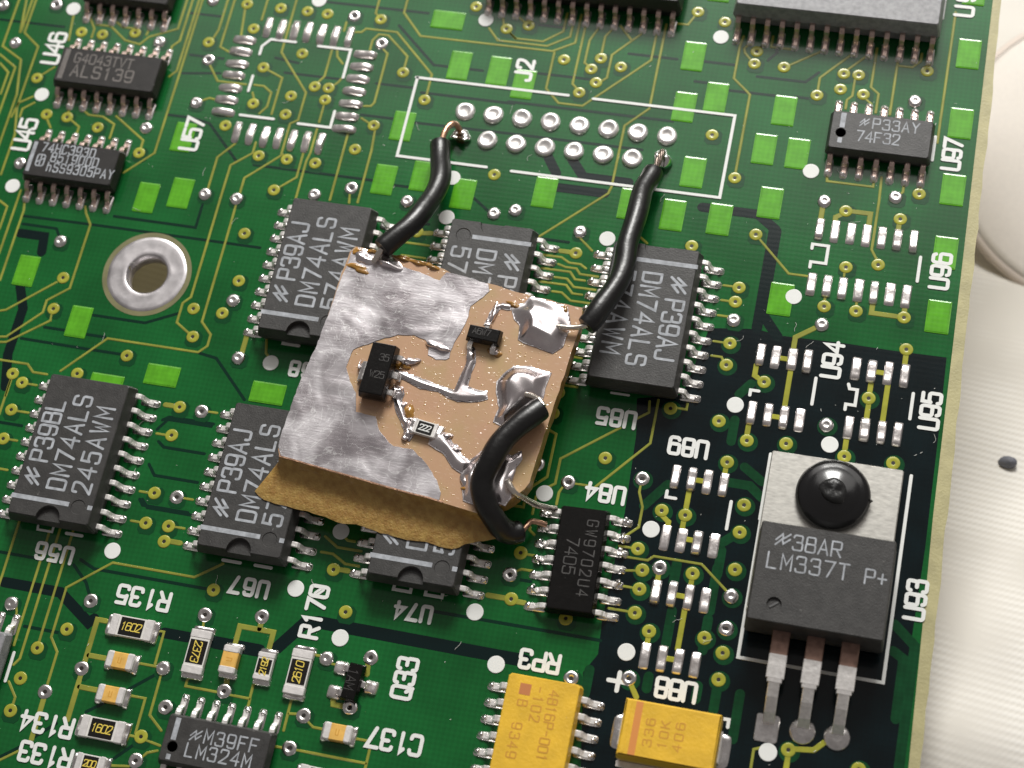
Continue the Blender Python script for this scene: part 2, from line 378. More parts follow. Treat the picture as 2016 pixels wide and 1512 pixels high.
PATCHES = [(-24.48,-5.95,2.01,2.91),(-26.12,-12.28,1.99,2.91),(-23.16,-11.4,1.93,2.88),(-3.57,8.98,3.06,1.91),(-1.53,4.51,1.98,2.82),(2.06,4.42,1.92,2.44),(4.5,3.39,2.07,2.83),(-5.17,-2.16,1.97,2.92),(-5.56,-7.55,1.89,2.93),(-2.31,-6.75,1.86,2.87),(1.57,-7.92,1.78,2.94),(19.82,15.35,2.2,2.86),(18.68,8.12,1.93,3.33),(21.27,4.33,1.98,2.79),(18.74,3.03,1.91,3.21),(26.09,-0.1,2.01,3.04),(20.56,-3.12,1.87,3.03),(8.48,-6.78,1.86,2.81),(15.65,-6.84,1.52,2.94),(19.57,-7.34,1.94,2.95),(23.47,-7.18,1.96,3),(27.37,-5.06,1.97,2.95),(41.48,17.72,2.07,3.22),(41.7,11.38,1.83,3.08),(41.82,4.57,1.8,3.04),(27.19,3.81,1.97,2.95),(28.9,-0.14,1.91,2.97),(41.91,-1.73,1.89,2.87),(41.98,-7.54,1.9,2.94),(42.11,-13.29,1.91,2.93),(29.54,-13.64,1.89,2.93),(-34.76,-20.74,1.97,2.84),(-28.61,-24.69,1.94,2.87),(-19.96,-28.31,3,1.82),(-24.55,-29.88,1.97,1.51),(-10.59,-28.42,3.17,1.82)]
PADS_ALONG_Y = [(-19.77,6.15),(-18.48,6.1),(-17.21,6.12),(-15.98,6.14),(-14.66,6.09),(-13.38,6.04),(-12.06,6.15),(-19.78,-4.78),(-18.48,-4.8),(-17.14,-4.89),(-15.9,-4.85),(-14.59,-4.88),(-13.32,-4.86),(-12.03,-4.86)]
PADS_ALONG_X = [(-10.19,4.48),(-10.23,3.22),(-10.27,1.96),(-10.29,0.67),(-10.29,-0.6),(-10.31,-1.9),(-10.27,-3.16),(-21.59,4.55),(-21.64,3.31),(-21.61,2.03),(-21.62,0.82),(-21.55,-0.49),(-21.59,-1.72),(-21.56,-2.99)]
PADS_ROWS = [(31.72,-6.86),(32.99,-6.9),(34.29,-6.92),(35.55,-6.92),(36.8,-6.92),(38.07,-6.92),(39.37,-6.89),(31.77,-11.92),(33.05,-11.91),(34.3,-11.93),(35.59,-11.91),(36.83,-11.92),(38.1,-11.89),(39.4,-11.89),(28.7,-18.72),(29.93,-18.76),(31.24,-18.73),(32.47,-18.71),(36.31,-18.75),(37.56,-18.79),(38.85,-18.76),(40.15,-18.76),(28.77,-23.79),(30.08,-23.75),(31.34,-23.78),(32.59,-23.81),(36.43,-23.81),(37.68,-23.78),(38.99,-23.79),(40.23,-23.76),(23.77,-30.06),(25.07,-30.07),(26.31,-30.08),(27.59,-30.1),(23.85,-35.13),(25.12,-35.14),(26.35,-35.12),(27.66,-35.14),(23.9,-39.53),(25.16,-39.47),(26.45,-39.51),(27.72,-39.56),(23.96,-44.59),(25.27,-44.59),(26.53,-44.57),(27.81,-44.62)]
DESIGNATORS = [('U46',90,1.75,(-39.17,0.23),(-39.17,2.52)),
('U45',90,1.75,(-39.11,-8.8),(-39.11,-6.64)),
('U57',90,1.75,(-23.75,-6.64),(-23.75,-4.4)),
('J2',90,1.6,(4.28,4.19),(4.28,5.37)),
('U98',90,1.7,(40.83,15.56),(40.83,18.55)),
('U97',90,1.6,(41.45,0.55),(41.45,2.58)),
('U96',90,1.6,(41.8,-10.36),(41.8,-8.11)),
('U94',90,1.6,(34.39,-19.37),(34.39,-17.2)),
('U95',90,1.6,(42.47,-22.51),(42.47,-20.34)),
('U93',90,1.6,(43.26,-37.84),(43.26,-35.68)),
('U85',180,1.5,(19.39,-25.96),(17.15,-25.96)),
('U89',180,1.55,(25.45,-27.51),(23.26,-27.51)),
('U84',180,1.5,(19.7,-32.36),(17.46,-32.36)),
('U88',180,1.6,(27.79,-46.76),(25.66,-46.76)),
('RP3',180,1.55,(17.25,-46.45),(15.06,-46.45)),
('U56',180,1.45,(-23.3,-44.77),(-25.62,-44.77)),
('U67',180,1.45,(-6.62,-44.73),(-8.93,-44.73)),
('U74',180,1.4,(6.72,-44.41),(4.56,-44.41)),
('R135',180,1.6,(-14.29,-47.08),(-17.8,-47.08)),
('R134',180,1.6,(-19.13,-58.2),(-22.52,-58.2)),
('R133',180,1.6,(-18.51,-60.52),(-21.88,-60.52)),
('R170',90,1.6,(-2.1,-47.38),(-2.1,-44.09)),
('Q33',90,1.7,(6.18,-50.7),(6.18,-48.48)),
('C137',180,1.65,(8.18,-54.45),(4.86,-54.45)),
('U68',180,1.35,(-6.71,-25.94),(-8.89,-25.94))]
FOIL = {'MAIN':[(-5.68,-19.16),(-5.43,-17.78),(-5.37,-16.42),(-4.9,-16.13),(-3.91,-16.41),(-2.87,-16.58),(-1.06,-17.26),(0.65,-17.57),(2.46,-18.07),(2.86,-17.24),(4.62,-17.39),(6.46,-17.79),(6.7,-18.4),(6.28,-19.01),(5.47,-19.91),(5.47,-20.85),(5.38,-21.48),(5.16,-22.45),(4.9,-23.26),(4.72,-24.05),(4.8,-24.63),(4.56,-24.82),(3.7,-24.88),(2.99,-24.61),(2.91,-23.78),(2.48,-23.35),(1.49,-23.15),(0.21,-23.29),(-1.1,-23.91),(-2,-24.44),(-3.12,-25.1),(-3.32,-26.68),(-2.71,-27.81),(-1.97,-28.75),(-1.63,-30.28),(0.03,-30.42),(0.58,-31.49),(1.2,-31.98),(1.65,-32.39),(2.06,-32.62),(3.6,-32.65),(5.03,-33.66),(6.06,-34.83),(6.61,-35.73),(6.63,-36.39),(2.44,-36.05),(-2.08,-35.46),(-6.66,-34.94),(-7.08,-34.19),(-7.12,-33.16),(-6.78,-28.46),(-6.19,-25.23),(-5.9,-22.21)],
'MID':[(0.7,-26.27),(1.5,-26.3),(3.03,-26.66),(4.4,-26.98),(5.77,-27.21),(6,-25.81),(6.22,-24.56),(6.11,-23.74),(6.67,-23.65),(6.98,-24.59),(6.83,-25.68),(6.78,-26.74),(7.67,-26.94),(8.4,-26.86),(8.56,-27.58),(7.76,-27.97),(6.24,-28.18),(5.34,-27.95),(4.47,-27.6),(3.03,-27.57),(1.29,-26.94),(0.81,-26.71)],
'TOPR':[(8.74,-19.65),(9.01,-19.22),(9.74,-18.95),(10.1,-18.27),(13.28,-18.71),(13.81,-20.33),(13.56,-22.28),(12.86,-23),(10.32,-22.41),(9.84,-22.18),(9.73,-20.96),(9.2,-20.5)],
'LEAD':[(6.88,-21.41),(7.14,-20.28),(7.41,-19.5),(7.99,-19.21),(8.87,-19.27),(8.77,-19.8),(7.97,-19.76),(7.63,-20.2),(7.41,-20.86),(7.3,-21.34)],
'MIDR':[(8.94,-25.97),(9.51,-24.97),(10.03,-24.43),(11.42,-24.29),(13.1,-24.55),(12.89,-25.93),(12.89,-26.85),(11.93,-27.65),(10.89,-29.28),(10.48,-29.75),(9.35,-29.35),(9.57,-28.12),(9.09,-26.91)],
'RESL':[(0.72,-27.87),(1.71,-27.78),(1.95,-28.2),(1.79,-28.75),(2.19,-29.21),(2.62,-30.11),(3.04,-30.42),(3.02,-30.94),(3.42,-31.4),(3.21,-32.02),(2.59,-31.83),(2.59,-31.23),(2.06,-30.5),(1.53,-29.77),(1.2,-29),(0.87,-28.52)],
'RESR':[(4.71,-32.07),(4.73,-31.55),(5.17,-30.67),(5.93,-30.91),(7.27,-32.16),(7.6,-32.44),(8.39,-32.85),(8.33,-33.39),(7.87,-34.01),(7,-33.62),(5.98,-32.53),(5.79,-32.48)],
'BOTR':[(7.89,-34.09),(8.22,-32.88),(9.03,-31.84),(10.12,-31.3),(11.45,-31.89),(12.1,-31.34),(12.33,-32.01),(11.98,-32.79),(11.9,-34.04),(12.07,-35.25),(11.8,-36),(11.09,-35.85),(9.85,-36.42),(8.42,-36.13)]}
SUB_EDGE = [(-6.78,-34.94),(-5.52,-35.07),(-4.14,-35.25),(-2.77,-35.41),(-1.41,-35.55),(-0.05,-35.72),(1.3,-35.89),(2.43,-36.03),(3.54,-36.14),(4.65,-36.25),(5.74,-36.33),(6.86,-36.5),(7.96,-36.65),(9.06,-36.79),(10.17,-36.99)]
SUB_LOW = [(-8.52,-37.63),(-7.79,-38.16),(-6.73,-38.35),(-5.49,-38.4),(-4.45,-38.52),(-3.55,-38.59),(-2.51,-38.73),(-1.58,-38.93),(-0.56,-39.05),(-0.06,-38.85),(1.44,-39.12),(2.46,-39.27),(4.35,-39.47),(6.17,-39.35),(7.3,-39.58),(8.26,-39.56),(8.91,-39.12),(9.7,-38.8),(10.5,-38.52),(11.48,-38.13)]
SUB_REST = [(10.29,-36.53),(11.91,-35.67),(13.17,-34),(13.54,-29.93),(14.1,-24.66),(14.53,-20.18),(14.4,-18.67),(10.75,-18.33),(7.07,-17.8),(3.82,-17.51),(2.41,-16.94),(-0.73,-16.39),(-3.14,-16.28),(-5.17,-16.02),(-5.5,-16.44),(-5.76,-19.28),(-5.94,-23.36),(-6.44,-28.16),(-6.88,-32.2),(-7.07,-34.19)]
BLOBS = [(-2.1,-17.02,2.2,1,0.45),(3.64,-23.71,1.6,0.7,0.4),(1.73,-25.37,1.3,0.6,0.35),(1.34,-28.01,0.9,0.7,0.4),(1.98,-29.19,0.6,0.6,0.3),(2.73,-30.26,1,0.5,0.3),(2.88,-31.5,0.6,0.9,0.3),(11.37,-33.53,1,2.2,0.3),(6.38,-24.04,0.7,1.6,0.3),(5.85,-31.16,1,0.7,0.35),(6.74,-31.97,1,0.6,0.3),(8.35,-34.21,0.9,1.4,0.2),(7.54,-20.09,0.5,1.4,0.25),(-4.17,-16.9,1.6,1,0.25),(8.34,-23.5,0.5,0.5,0.3),(-2.18,-26.37,0.35,0.8,0.4)]
WIRES = {'W1':([(-1.09,-4.22,1.5),(-0.46,-6.25,2),(-0.03,-8.35,2.8),(-0.01,-10.57,3.6),(-0.58,-12.8,4.4),(-1.52,-14.7,4.9),(-2.67,-16.33,5)],0.88),
'W2':([(17.46,-4.26,1.4),(17.1,-6.54,2.2),(16.95,-9.18,3.1),(16.97,-11.83,3.7),(17.03,-14.27,4),(16.63,-16.85,4.5),(15.93,-19.03,4.9),(15.14,-20.49,4.9)],0.88),
'W3':([(13.1,-28,5.3),(11.84,-29.68,5.7),(10.71,-31.51,5.8),(10.01,-33.23,5.6),(9.85,-34.67,5.1),(10.31,-36.07,4.2),(11.24,-37.06,2.9),(12.13,-37.42,2),(12.84,-37,1.6)],0.93)}
BARE = {'B1':([(-0.86,-4.43,1.5),(-0.95,-3.6,1.6),(-0.82,-2.62,1.5),(-0.44,-1.94,1.2),(-0.04,-2.04,0.7),(0.09,-2.38,0.1)],0.27),
'B2':([(17.39,-4.56,1.4),(17.59,-3.75,1.4),(17.75,-2.75,1.4),(17.78,-2.07,0.9),(17.78,-2.51,0.1)],0.34),
'B3':([(15.28,-20.38,4.9),(14.2,-20.72,4.8),(12.96,-20.78,4.7),(12.1,-20.69,4.5)],0.22),
'B4':([(13.23,-27.85,5.3),(12.8,-27.36,5.2),(12.12,-27.01,4.9),(11.3,-26.8,4.5)],0.24),
'B5':([(12.92,-36.99,1.6),(13.21,-36.49,1.5),(13.43,-35.97,1.2),(13.9,-35.84,0.9),(14.55,-35.81,0.5)],0.24),
'B6':([(-2.67,-16.33,5),(-2.93,-16.83,4.8),(-3.22,-17.33,4.5)],0.26),
'LW':([(11.53,-34,4.6),(12.21,-34.74,4.3),(13.03,-34.86,3.2),(13.69,-34.8,2),(14.51,-34.65,1.2),(15.12,-34.51,0.7)],0.26)}
random.seed(7)
# ---------------------------------------------------------------- materials
M = {}
def mat(name, col, rough=0.5, metal=0.0, coat=0.0, spec=0.5, vary=0.0, vscale=3.0, bump=0.0, bscale=8.0, col2=None, stretch=None, sss=0.0, fleck=0.0):
    m = bpy.data.materials.new(name); m.use_nodes = True; nt = m.node_tree; b = nt.nodes['Principled BSDF']
    b.inputs['Base Color'].default_value = (*col, 1); b.inputs['Roughness'].default_value = rough; b.inputs['Metallic'].default_value = metal
    b.inputs['Coat Weight'].default_value = coat; b.inputs['Coat Roughness'].default_value = 0.12; b.inputs['Specular IOR Level'].default_value = spec
    if sss: b.inputs['Subsurface Weight'].default_value = sss; b.inputs['Subsurface Radius'].default_value = (1, .5, .2); b.inputs['Subsurface Scale'].default_value = .8
    tc = nt.nodes.new('ShaderNodeTexCoord'); src = tc.outputs['Object']
    if stretch:
        mp = nt.nodes.new('ShaderNodeMapping'); mp.inputs['Scale'].default_value = stretch[0]; mp.inputs['Rotation'].default_value = (0, 0, stretch[1])
        nt.links.new(src, mp.inputs[0]); src = mp.outputs[0]
    oi = nt.nodes.new('ShaderNodeObjectInfo'); ow = nt.nodes.new('ShaderNodeMath'); ow.operation = 'MULTIPLY'; ow.inputs[1].default_value = 37; nt.links.new(oi.outputs['Random'], ow.inputs[0])
    if vary or col2:
        n = nt.nodes.new('ShaderNodeTexNoise'); n.noise_dimensions = '4D'; nt.links.new(ow.outputs[0], n.inputs['W']); n.inputs['Scale'].default_value = vscale; n.inputs['Detail'].default_value = 6; nt.links.new(src, n.inputs['Vector'])
        r = nt.nodes.new('ShaderNodeValToRGB'); r.color_ramp.elements[0].position = .35; r.color_ramp.elements[1].position = .65
        c2 = col2 or tuple(c * (1 - vary) for c in col)
        r.color_ramp.elements[0].color = (*c2, 1); r.color_ramp.elements[1].color = (*[min(1, c * (1 + vary)) for c in col], 1)
        nt.links.new(n.outputs[0], r.inputs[0]); nt.links.new(r.outputs[0], b.inputs['Base Color'])
    if fleck:
        fn = nt.nodes.new('ShaderNodeTexNoise'); fn.noise_dimensions = '4D'; nt.links.new(ow.outputs[0], fn.inputs['W']); fn.inputs['Scale'].default_value = 2.6; fn.inputs['Detail'].default_value = 3
        mp2 = nt.nodes.new('ShaderNodeMapping'); mp2.inputs['Scale'].default_value = (1, 2.6, 1); mp2.inputs['Rotation'].default_value = (0, 0, .9); nt.links.new(tc.outputs['Object'], mp2.inputs[0]); nt.links.new(mp2.outputs[0], fn.inputs['Vector'])
        fr = nt.nodes.new('ShaderNodeValToRGB'); fr.color_ramp.elements[0].position = .69; fr.color_ramp.elements[0].color = (0, 0, 0, 1); fr.color_ramp.elements[1].position = .78; fr.color_ramp.elements[1].color = (fleck, fleck, fleck, 1); nt.links.new(fn.outputs[0], fr.inputs[0])
        fx = nt.nodes.new('ShaderNodeMix'); fx.data_type = 'RGBA'; nt.links.new(fr.outputs[0], fx.inputs[0]); nt.links.new(b.inputs['Base Color'].links[0].from_socket, fx.inputs[6]); fx.inputs[7].default_value = (.30, .29, .27, 1)
        nt.links.new(fx.outputs[2], b.inputs['Base Color'])
    if bump:
        n = nt.nodes.new('ShaderNodeTexNoise'); n.noise_dimensions = '4D'; nt.links.new(ow.outputs[0], n.inputs['W']); n.inputs['Scale'].default_value = bscale; n.inputs['Detail'].default_value = 4; nt.links.new(src, n.inputs['Vector'])
        bp = nt.nodes.new('ShaderNodeBump'); bp.inputs['Strength'].default_value = bump; bp.inputs['Distance'].default_value = .1
        nt.links.new(n.outputs[0], bp.inputs['Height']); nt.links.new(bp.outputs[0], b.inputs['Normal'])
    M[name] = m; return m
def weave(m, scale, strength, tint=.10):       # faint glass-cloth relief under the solder mask
    nt = m.node_tree; b = nt.nodes['Principled BSDF']; tc = nt.nodes.new('ShaderNodeTexCoord'); hs = []
    for d in ('X', 'Y'):
        wv = nt.nodes.new('ShaderNodeTexWave'); wv.bands_direction = d; wv.inputs['Scale'].default_value = scale; wv.inputs['Distortion'].default_value = 1.2
        nt.links.new(tc.outputs['Object'], wv.inputs[0]); hs.append(wv)
    a = nt.nodes.new('ShaderNodeMath'); a.operation = 'ADD'; nt.links.new(hs[0].outputs[1], a.inputs[0]); nt.links.new(hs[1].outputs[1], a.inputs[1])
    bp = nt.nodes.new('ShaderNodeBump'); bp.inputs['Strength'].default_value = strength; bp.inputs['Distance'].default_value = .02
    nt.links.new(a.outputs[0], bp.inputs['Height']); nt.links.new(bp.outputs[0], b.inputs['Normal'])
    mx = nt.nodes.new('ShaderNodeMix'); mx.data_type = 'RGBA'; mx.blend_type = 'MULTIPLY'; mx.inputs[0].default_value = tint
    lk = b.inputs['Base Color'].links
    if lk:
        nt.links.new(lk[0].from_socket, mx.inputs[6]); nt.links.new(a.outputs[0], mx.inputs[7]); nt.links.new(mx.outputs[2], b.inputs['Base Color'])
mat('solder_mask', (.0064, .102, .0215), .16, vary=.22, vscale=.16, spec=.5); weave(M['solder_mask'], .75, .03)
mat('mask_bare', (.0013, .0066, .0082), .16, vary=.3, vscale=.3); weave(M['mask_bare'], .75, .03)
mat('mask_gap', (.0014, .025, .0135), .16); weave(M['mask_gap'], .75, .03)
mat('mask_deep', (.0015, .010, .010), .16); weave(M['mask_deep'], .75, .03)
mat('mask_buried', (.004, .05, .016), .16, vary=.2, vscale=.6); weave(M['mask_buried'], .75, .03)
mat('mask_patch', (.105, .38, .020), .15, vary=.13, vscale=.9); weave(M['mask_patch'], .75, .03, .06)
mat('mask_trace', (.275, .285, .048), .2, vary=.16, vscale=.5)
mat('mask_via', (.36, .36, .045), .2, vary=.15, vscale=.8)
mat('mask_halo', (.0035, .058, .0165), .16); weave(M['mask_halo'], .75, .03)
mat('hole_dark', (.012, .009, .006), .5)  # dark disc colour standing for the shade inside the via holes
mat('laminate', (.44, .40, .205), .5, vary=.12, vscale=.7, bump=.3, bscale=5)
mat('silk', (.80, .81, .78), .5, bump=.15, bscale=14)
mat('solder', (.88, .85, .83), .23, metal=1, vary=.12, vscale=2.5, bump=.3, bscale=2.2)
mat('solder_dull', (.86, .81, .79), .28, metal=.9, vary=.16, vscale=1.6, bump=.4, bscale=2.2)
mat('tin_lead', (.90, .87, .84), .32, metal=.5, vary=.1, vscale=3, bump=.35, bscale=4)
mat('solder_bright', (.86, .83, .81), .36, metal=.7, vary=.1, vscale=2.0, bump=.25, bscale=2.4)
mat('solder_lump', (.86, .81, .81), .26, metal=1, col2=(.70, .63, .64), vscale=.6, bump=.10, bscale=1.2)
mat('ring_margin', (.20, .19, .095), .3, vary=.12, vscale=.7)
mat('room_tint_lead', (.62, .47, .41), .3, metal=1, vary=.15, vscale=3, bump=.3, bscale=4)  # reflection of the brown room put into the lead colour
mat('tin_rough', (.60, .575, .585), .38, metal=.9, vary=.24, vscale=.7, bump=.12, bscale=1.2)
mat('brown_lead', (.30, .19, .15), .45, metal=.8, vary=.2, vscale=2)
mat('plastic_grey', (.039, .0375, .036), .48, vary=.22, vscale=1.3, bump=.25, bscale=9, fleck=0.55)
mat('plastic_dark', (.018, .016, .015), .42, vary=.2, vscale=1.5, bump=.15, bscale=14, fleck=0.3)
mat('plastic_gloss', (.0045, .004, .0036), .24, vary=.25, vscale=1.5, bump=.10, bscale=5, spec=.35, fleck=0.12)
mat('plastic_sheen', (.25, .25, .26), .42, vary=.2, vscale=2.5, bump=.2, bscale=14, fleck=0.5)  # chip plastic with reflected window light put into its pale colour
mat('plastic_lit', (.10, .10, .10), .5)
mat('ink', (.37, .39, .42), .6, vary=.25, vscale=2.2)
mat('ink_brown', (.15, .135, .125), .6, vary=.2, vscale=3)
mat('ink_dim', (.045, .042, .04), .6, vary=.45, vscale=3)
mat('ink_yellow', (.80, .62, .10), .5)
mat('ink_orange', (.62, .30, .03), .6)
mat('yellow_case', (.80, .485, .036), .42, vary=.09, vscale=.8, bump=.3, bscale=4, fleck=0.35)
mat('orange_band', (.70, .27, .062), .5)
mat('rust_square', (.55, .20, .065), .5)
mat('ceramic_white', (.74, .72, .68), .4, vary=.05)
mat('ceramic_tan', (.78, .46, .11), .4, vary=.12, vscale=1.5)
mat('black_glaze', (.008, .007, .006), .3)
mat('end_metal', (.80, .77, .75), .42, metal=.35, vary=.06, vscale=2, bump=.3, bscale=3)
mat('pvc_black', (.006, .0057, .0057), .33, vary=.4, vscale=1.2, bump=.3, bscale=2.2, spec=.6, fleck=0.18)
mat('nylon_black', (.005, .005, .0055), .2, bump=.06, bscale=2.0, spec=.7)
mat('nylon_chip', (.012, .012, .012), .36, bump=.6, bscale=2.6)
mat('copper_wire', (.62, .38, .26), .34, metal=1, vary=.25, vscale=3, bump=.3, bscale=6)
mat('scorched_wire', (.34, .27, .23), .34, metal=.95, vary=.4, vscale=3, bump=.4, bscale=5)
mat('tinned_wire', (.80, .74, .66), .26, metal=1, bump=.4, bscale=5)
mat('nickel_tab', (.60, .585, .54), .38, metal=.7, vary=.14, vscale=1.6, bump=.06, bscale=3, stretch=((1.0, 2.6, 1.0), .5))
mat('phenolic', (.44, .275, .072), .55, col2=(.31, .165, .036), vscale=1.8, bump=.8, bscale=5.5, coat=.25, sss=.15)
mat('flux', (.07, .03, .006), .12, coat=.6)
mat('flux_drop', (.52, .32, .13), .08, spec=1.0, coat=1.0)
mat('flux_amber', (.34, .17, .035), .14, coat=.8, vary=.4, vscale=1.5, bump=.5, bscale=2.5)
mat('dust', (.75, .75, .70), .5)
mat('speck', (.14, .145, .17), .6)
mat('dish', (.73, .68, .625), .6, vary=.03)
mat('dish_rim', (.66, .575, .51), .6)
def foil_material(name, base, dark, copper, bstr):
    m = bpy.data.materials.new(name); m.use_nodes = True; nt = m.node_tree; b = nt.nodes['Principled BSDF']; L = nt.links
    tc = nt.nodes.new('ShaderNodeTexCoord')
    def noise(sc, det, st=None, rot=0, dist=0):
        n = nt.nodes.new('ShaderNodeTexNoise'); n.inputs['Scale'].default_value = sc; n.inputs['Detail'].default_value = det; n.inputs['Distortion'].default_value = dist
        if st:
            mp = nt.nodes.new('ShaderNodeMapping'); mp.inputs['Scale'].default_value = st; mp.inputs['Rotation'].default_value = (0, 0, rot)
            L.new(tc.outputs['Object'], mp.inputs[0]); L.new(mp.outputs[0], n.inputs['Vector'])
        else: L.new(tc.outputs['Object'], n.inputs['Vector'])
        return n
    swirl = noise(.26, 6, dist=.9); scr = noise(.6, 4, (1.0, 9.0, 1), .75); fine = noise(2.0, 4, (1, 3.2, 1), -.5)
    r = nt.nodes.new('ShaderNodeValToRGB'); e = r.color_ramp.elements; e[0].position = .36; e[0].color = (*dark, 1); e[1].position = .62; e[1].color = (*base, 1)
    L.new(swirl.outputs[0], r.inputs[0])
    r2 = nt.nodes.new('ShaderNodeValToRGB'); e = r2.color_ramp.elements; e[0].position = .64; e[0].color = (0, 0, 0, 1); e[1].position = .74; e[1].color = (.8, .8, .8, 1)
    L.new(scr.outputs[0], r2.inputs[0])
    mx = nt.nodes.new('ShaderNodeMix'); mx.data_type = 'RGBA'; L.new(r2.outputs[0], mx.inputs[0]); L.new(r.outputs[0], mx.inputs[6]); mx.inputs[7].default_value = (.93, .92, .93, 1)
    line = noise(.3, 3, dist=3.0); ab = nt.nodes.new('ShaderNodeMath'); ab.operation = 'SUBTRACT'; ab.inputs[1].default_value = .5; L.new(line.outputs[0], ab.inputs[0])
    aa = nt.nodes.new('ShaderNodeMath'); aa.operation = 'ABSOLUTE'; L.new(ab.outputs[0], aa.inputs[0])
    rl = nt.nodes.new('ShaderNodeValToRGB'); e = rl.color_ramp.elements; e[0].position = 0.0; e[0].color = (.75, .75, .75, 1); e[1].position = .016; e[1].color = (0, 0, 0, 1); L.new(aa.outputs[0], rl.inputs[0])
    ml = nt.nodes.new('ShaderNodeMix'); ml.data_type = 'RGBA'; L.new(rl.outputs[0], ml.inputs[0]); L.new(mx.outputs[2], ml.inputs[6]); ml.inputs[7].default_value = (.95, .94, .94, 1)
    out = ml.outputs[2]
    if copper:
        cp = noise(.35, 3); r3 = nt.nodes.new('ShaderNodeValToRGB'); e = r3.color_ramp.elements; e[0].position = .62; e[0].color = (0, 0, 0, 1); e[1].position = .74; e[1].color = (.8, .8, .8, 1)
        L.new(cp.outputs[0], r3.inputs[0]); m2 = nt.nodes.new('ShaderNodeMix'); m2.data_type = 'RGBA'; L.new(r3.outputs[0], m2.inputs[0]); L.new(out, m2.inputs[6]); m2.inputs[7].default_value = (.62, .34, .24, 1); out = m2.outputs[2]
    L.new(out, b.inputs['Base Color']); b.inputs['Metallic'].default_value = .8
    mr = nt.nodes.new('ShaderNodeMapRange'); mr.inputs['To Min'].default_value = .22; mr.inputs['To Max'].default_value = .42; L.new(swirl.outputs[0], mr.inputs[0]); mr.inputs['From Min'].default_value = .3; mr.inputs['From Max'].default_value = .7; L.new(mr.outputs[0], b.inputs['Roughness'])
    a = nt.nodes.new('ShaderNodeMath'); a.operation = 'ADD'; L.new(scr.outputs[0], a.inputs[0]); L.new(fine.outputs[0], a.inputs[1])
    wv = noise(.17, 2, dist=.5); a2 = nt.nodes.new('ShaderNodeMath'); a2.operation = 'MULTIPLY_ADD'; L.new(wv.outputs[0], a2.inputs[0]); a2.inputs[1].default_value = 14.0; asm = nt.nodes.new('ShaderNodeMath'); asm.operation = 'MULTIPLY'; asm.inputs[1].default_value = .4; L.new(a.outputs[0], asm.inputs[0]); L.new(asm.outputs[0], a2.inputs[2])
    bp = nt.nodes.new('ShaderNodeBump'); bp.inputs['Strength'].default_value = bstr; bp.inputs['Distance'].default_value = .1
    L.new(a2.outputs[0], bp.inputs['Height']); L.new(bp.outputs[0], b.inputs['Normal']); M[name] = m
foil_material('tinned_foil', (.66, .63, .65), (.46, .42, .44), False, .2)
foil_material('tinned_rough', (.60, .565, .57), (.30, .26, .265), True, .3)
def etched_material():               # bare brown laminate under drops of shiny flux
    m = mat('etched', (.50, .30, .165), .42, coat=1.0); nt = m.node_tree; b = nt.nodes['Principled BSDF']; L = nt.links
    tc = nt.nodes.new('ShaderNodeTexCoord')
    n = nt.nodes.new('ShaderNodeTexNoise'); n.inputs['Scale'].default_value = .3; n.inputs['Detail'].default_value = 4; L.new(tc.outputs['Object'], n.inputs[0])
    r = nt.nodes.new('ShaderNodeValToRGB'); e = r.color_ramp.elements; e[0].position = .33; e[0].color = (.51, .295, .175, 1); e[1].position = .66; e[1].color = (.46, .31, .145, 1)
    e2 = e.new(.5); e2.color = (.50, .305, .17, 1); L.new(n.outputs[0], r.inputs[0]); L.new(r.outputs[0], b.inputs['Base Color'])
    mp = nt.nodes.new('ShaderNodeMapping'); mp.inputs['Scale'].default_value = (1, 2.2, 1); mp.inputs['Rotation'].default_value = (0, 0, .7); L.new(tc.outputs['Object'], mp.inputs[0])
    v = nt.nodes.new('ShaderNodeTexVoronoi'); v.inputs['Scale'].default_value = 1.5; L.new(mp.outputs[0], v.inputs['Vector'])
    n2 = nt.nodes.new('ShaderNodeTexNoise'); n2.inputs['Scale'].default_value = .42; n2.inputs['Detail'].default_value = 2; L.new(tc.outputs['Object'], n2.inputs[0])
    rv = nt.nodes.new('ShaderNodeValToRGB'); e = rv.color_ramp.elements; e[0].position = 0.0; e[0].color = (1, 1, 1, 1); e[1].position = .32; e[1].color = (0, 0, 0, 1); L.new(v.outputs[0], rv.inputs[0])
    mu = nt.nodes.new('ShaderNodeMath'); mu.operation = 'MULTIPLY'; L.new(rv.outputs[0], mu.inputs[0]); L.new(n2.outputs[0], mu.inputs[1])
    bp = nt.nodes.new('ShaderNodeBump'); bp.inputs['Strength'].default_value = .28; bp.inputs['Distance'].default_value = .2; b.inputs['Coat Roughness'].default_value = .06
    L.new(mu.outputs[0], bp.inputs['Height']); L.new(bp.outputs[0], b.inputs['Coat Normal'])
etched_material()
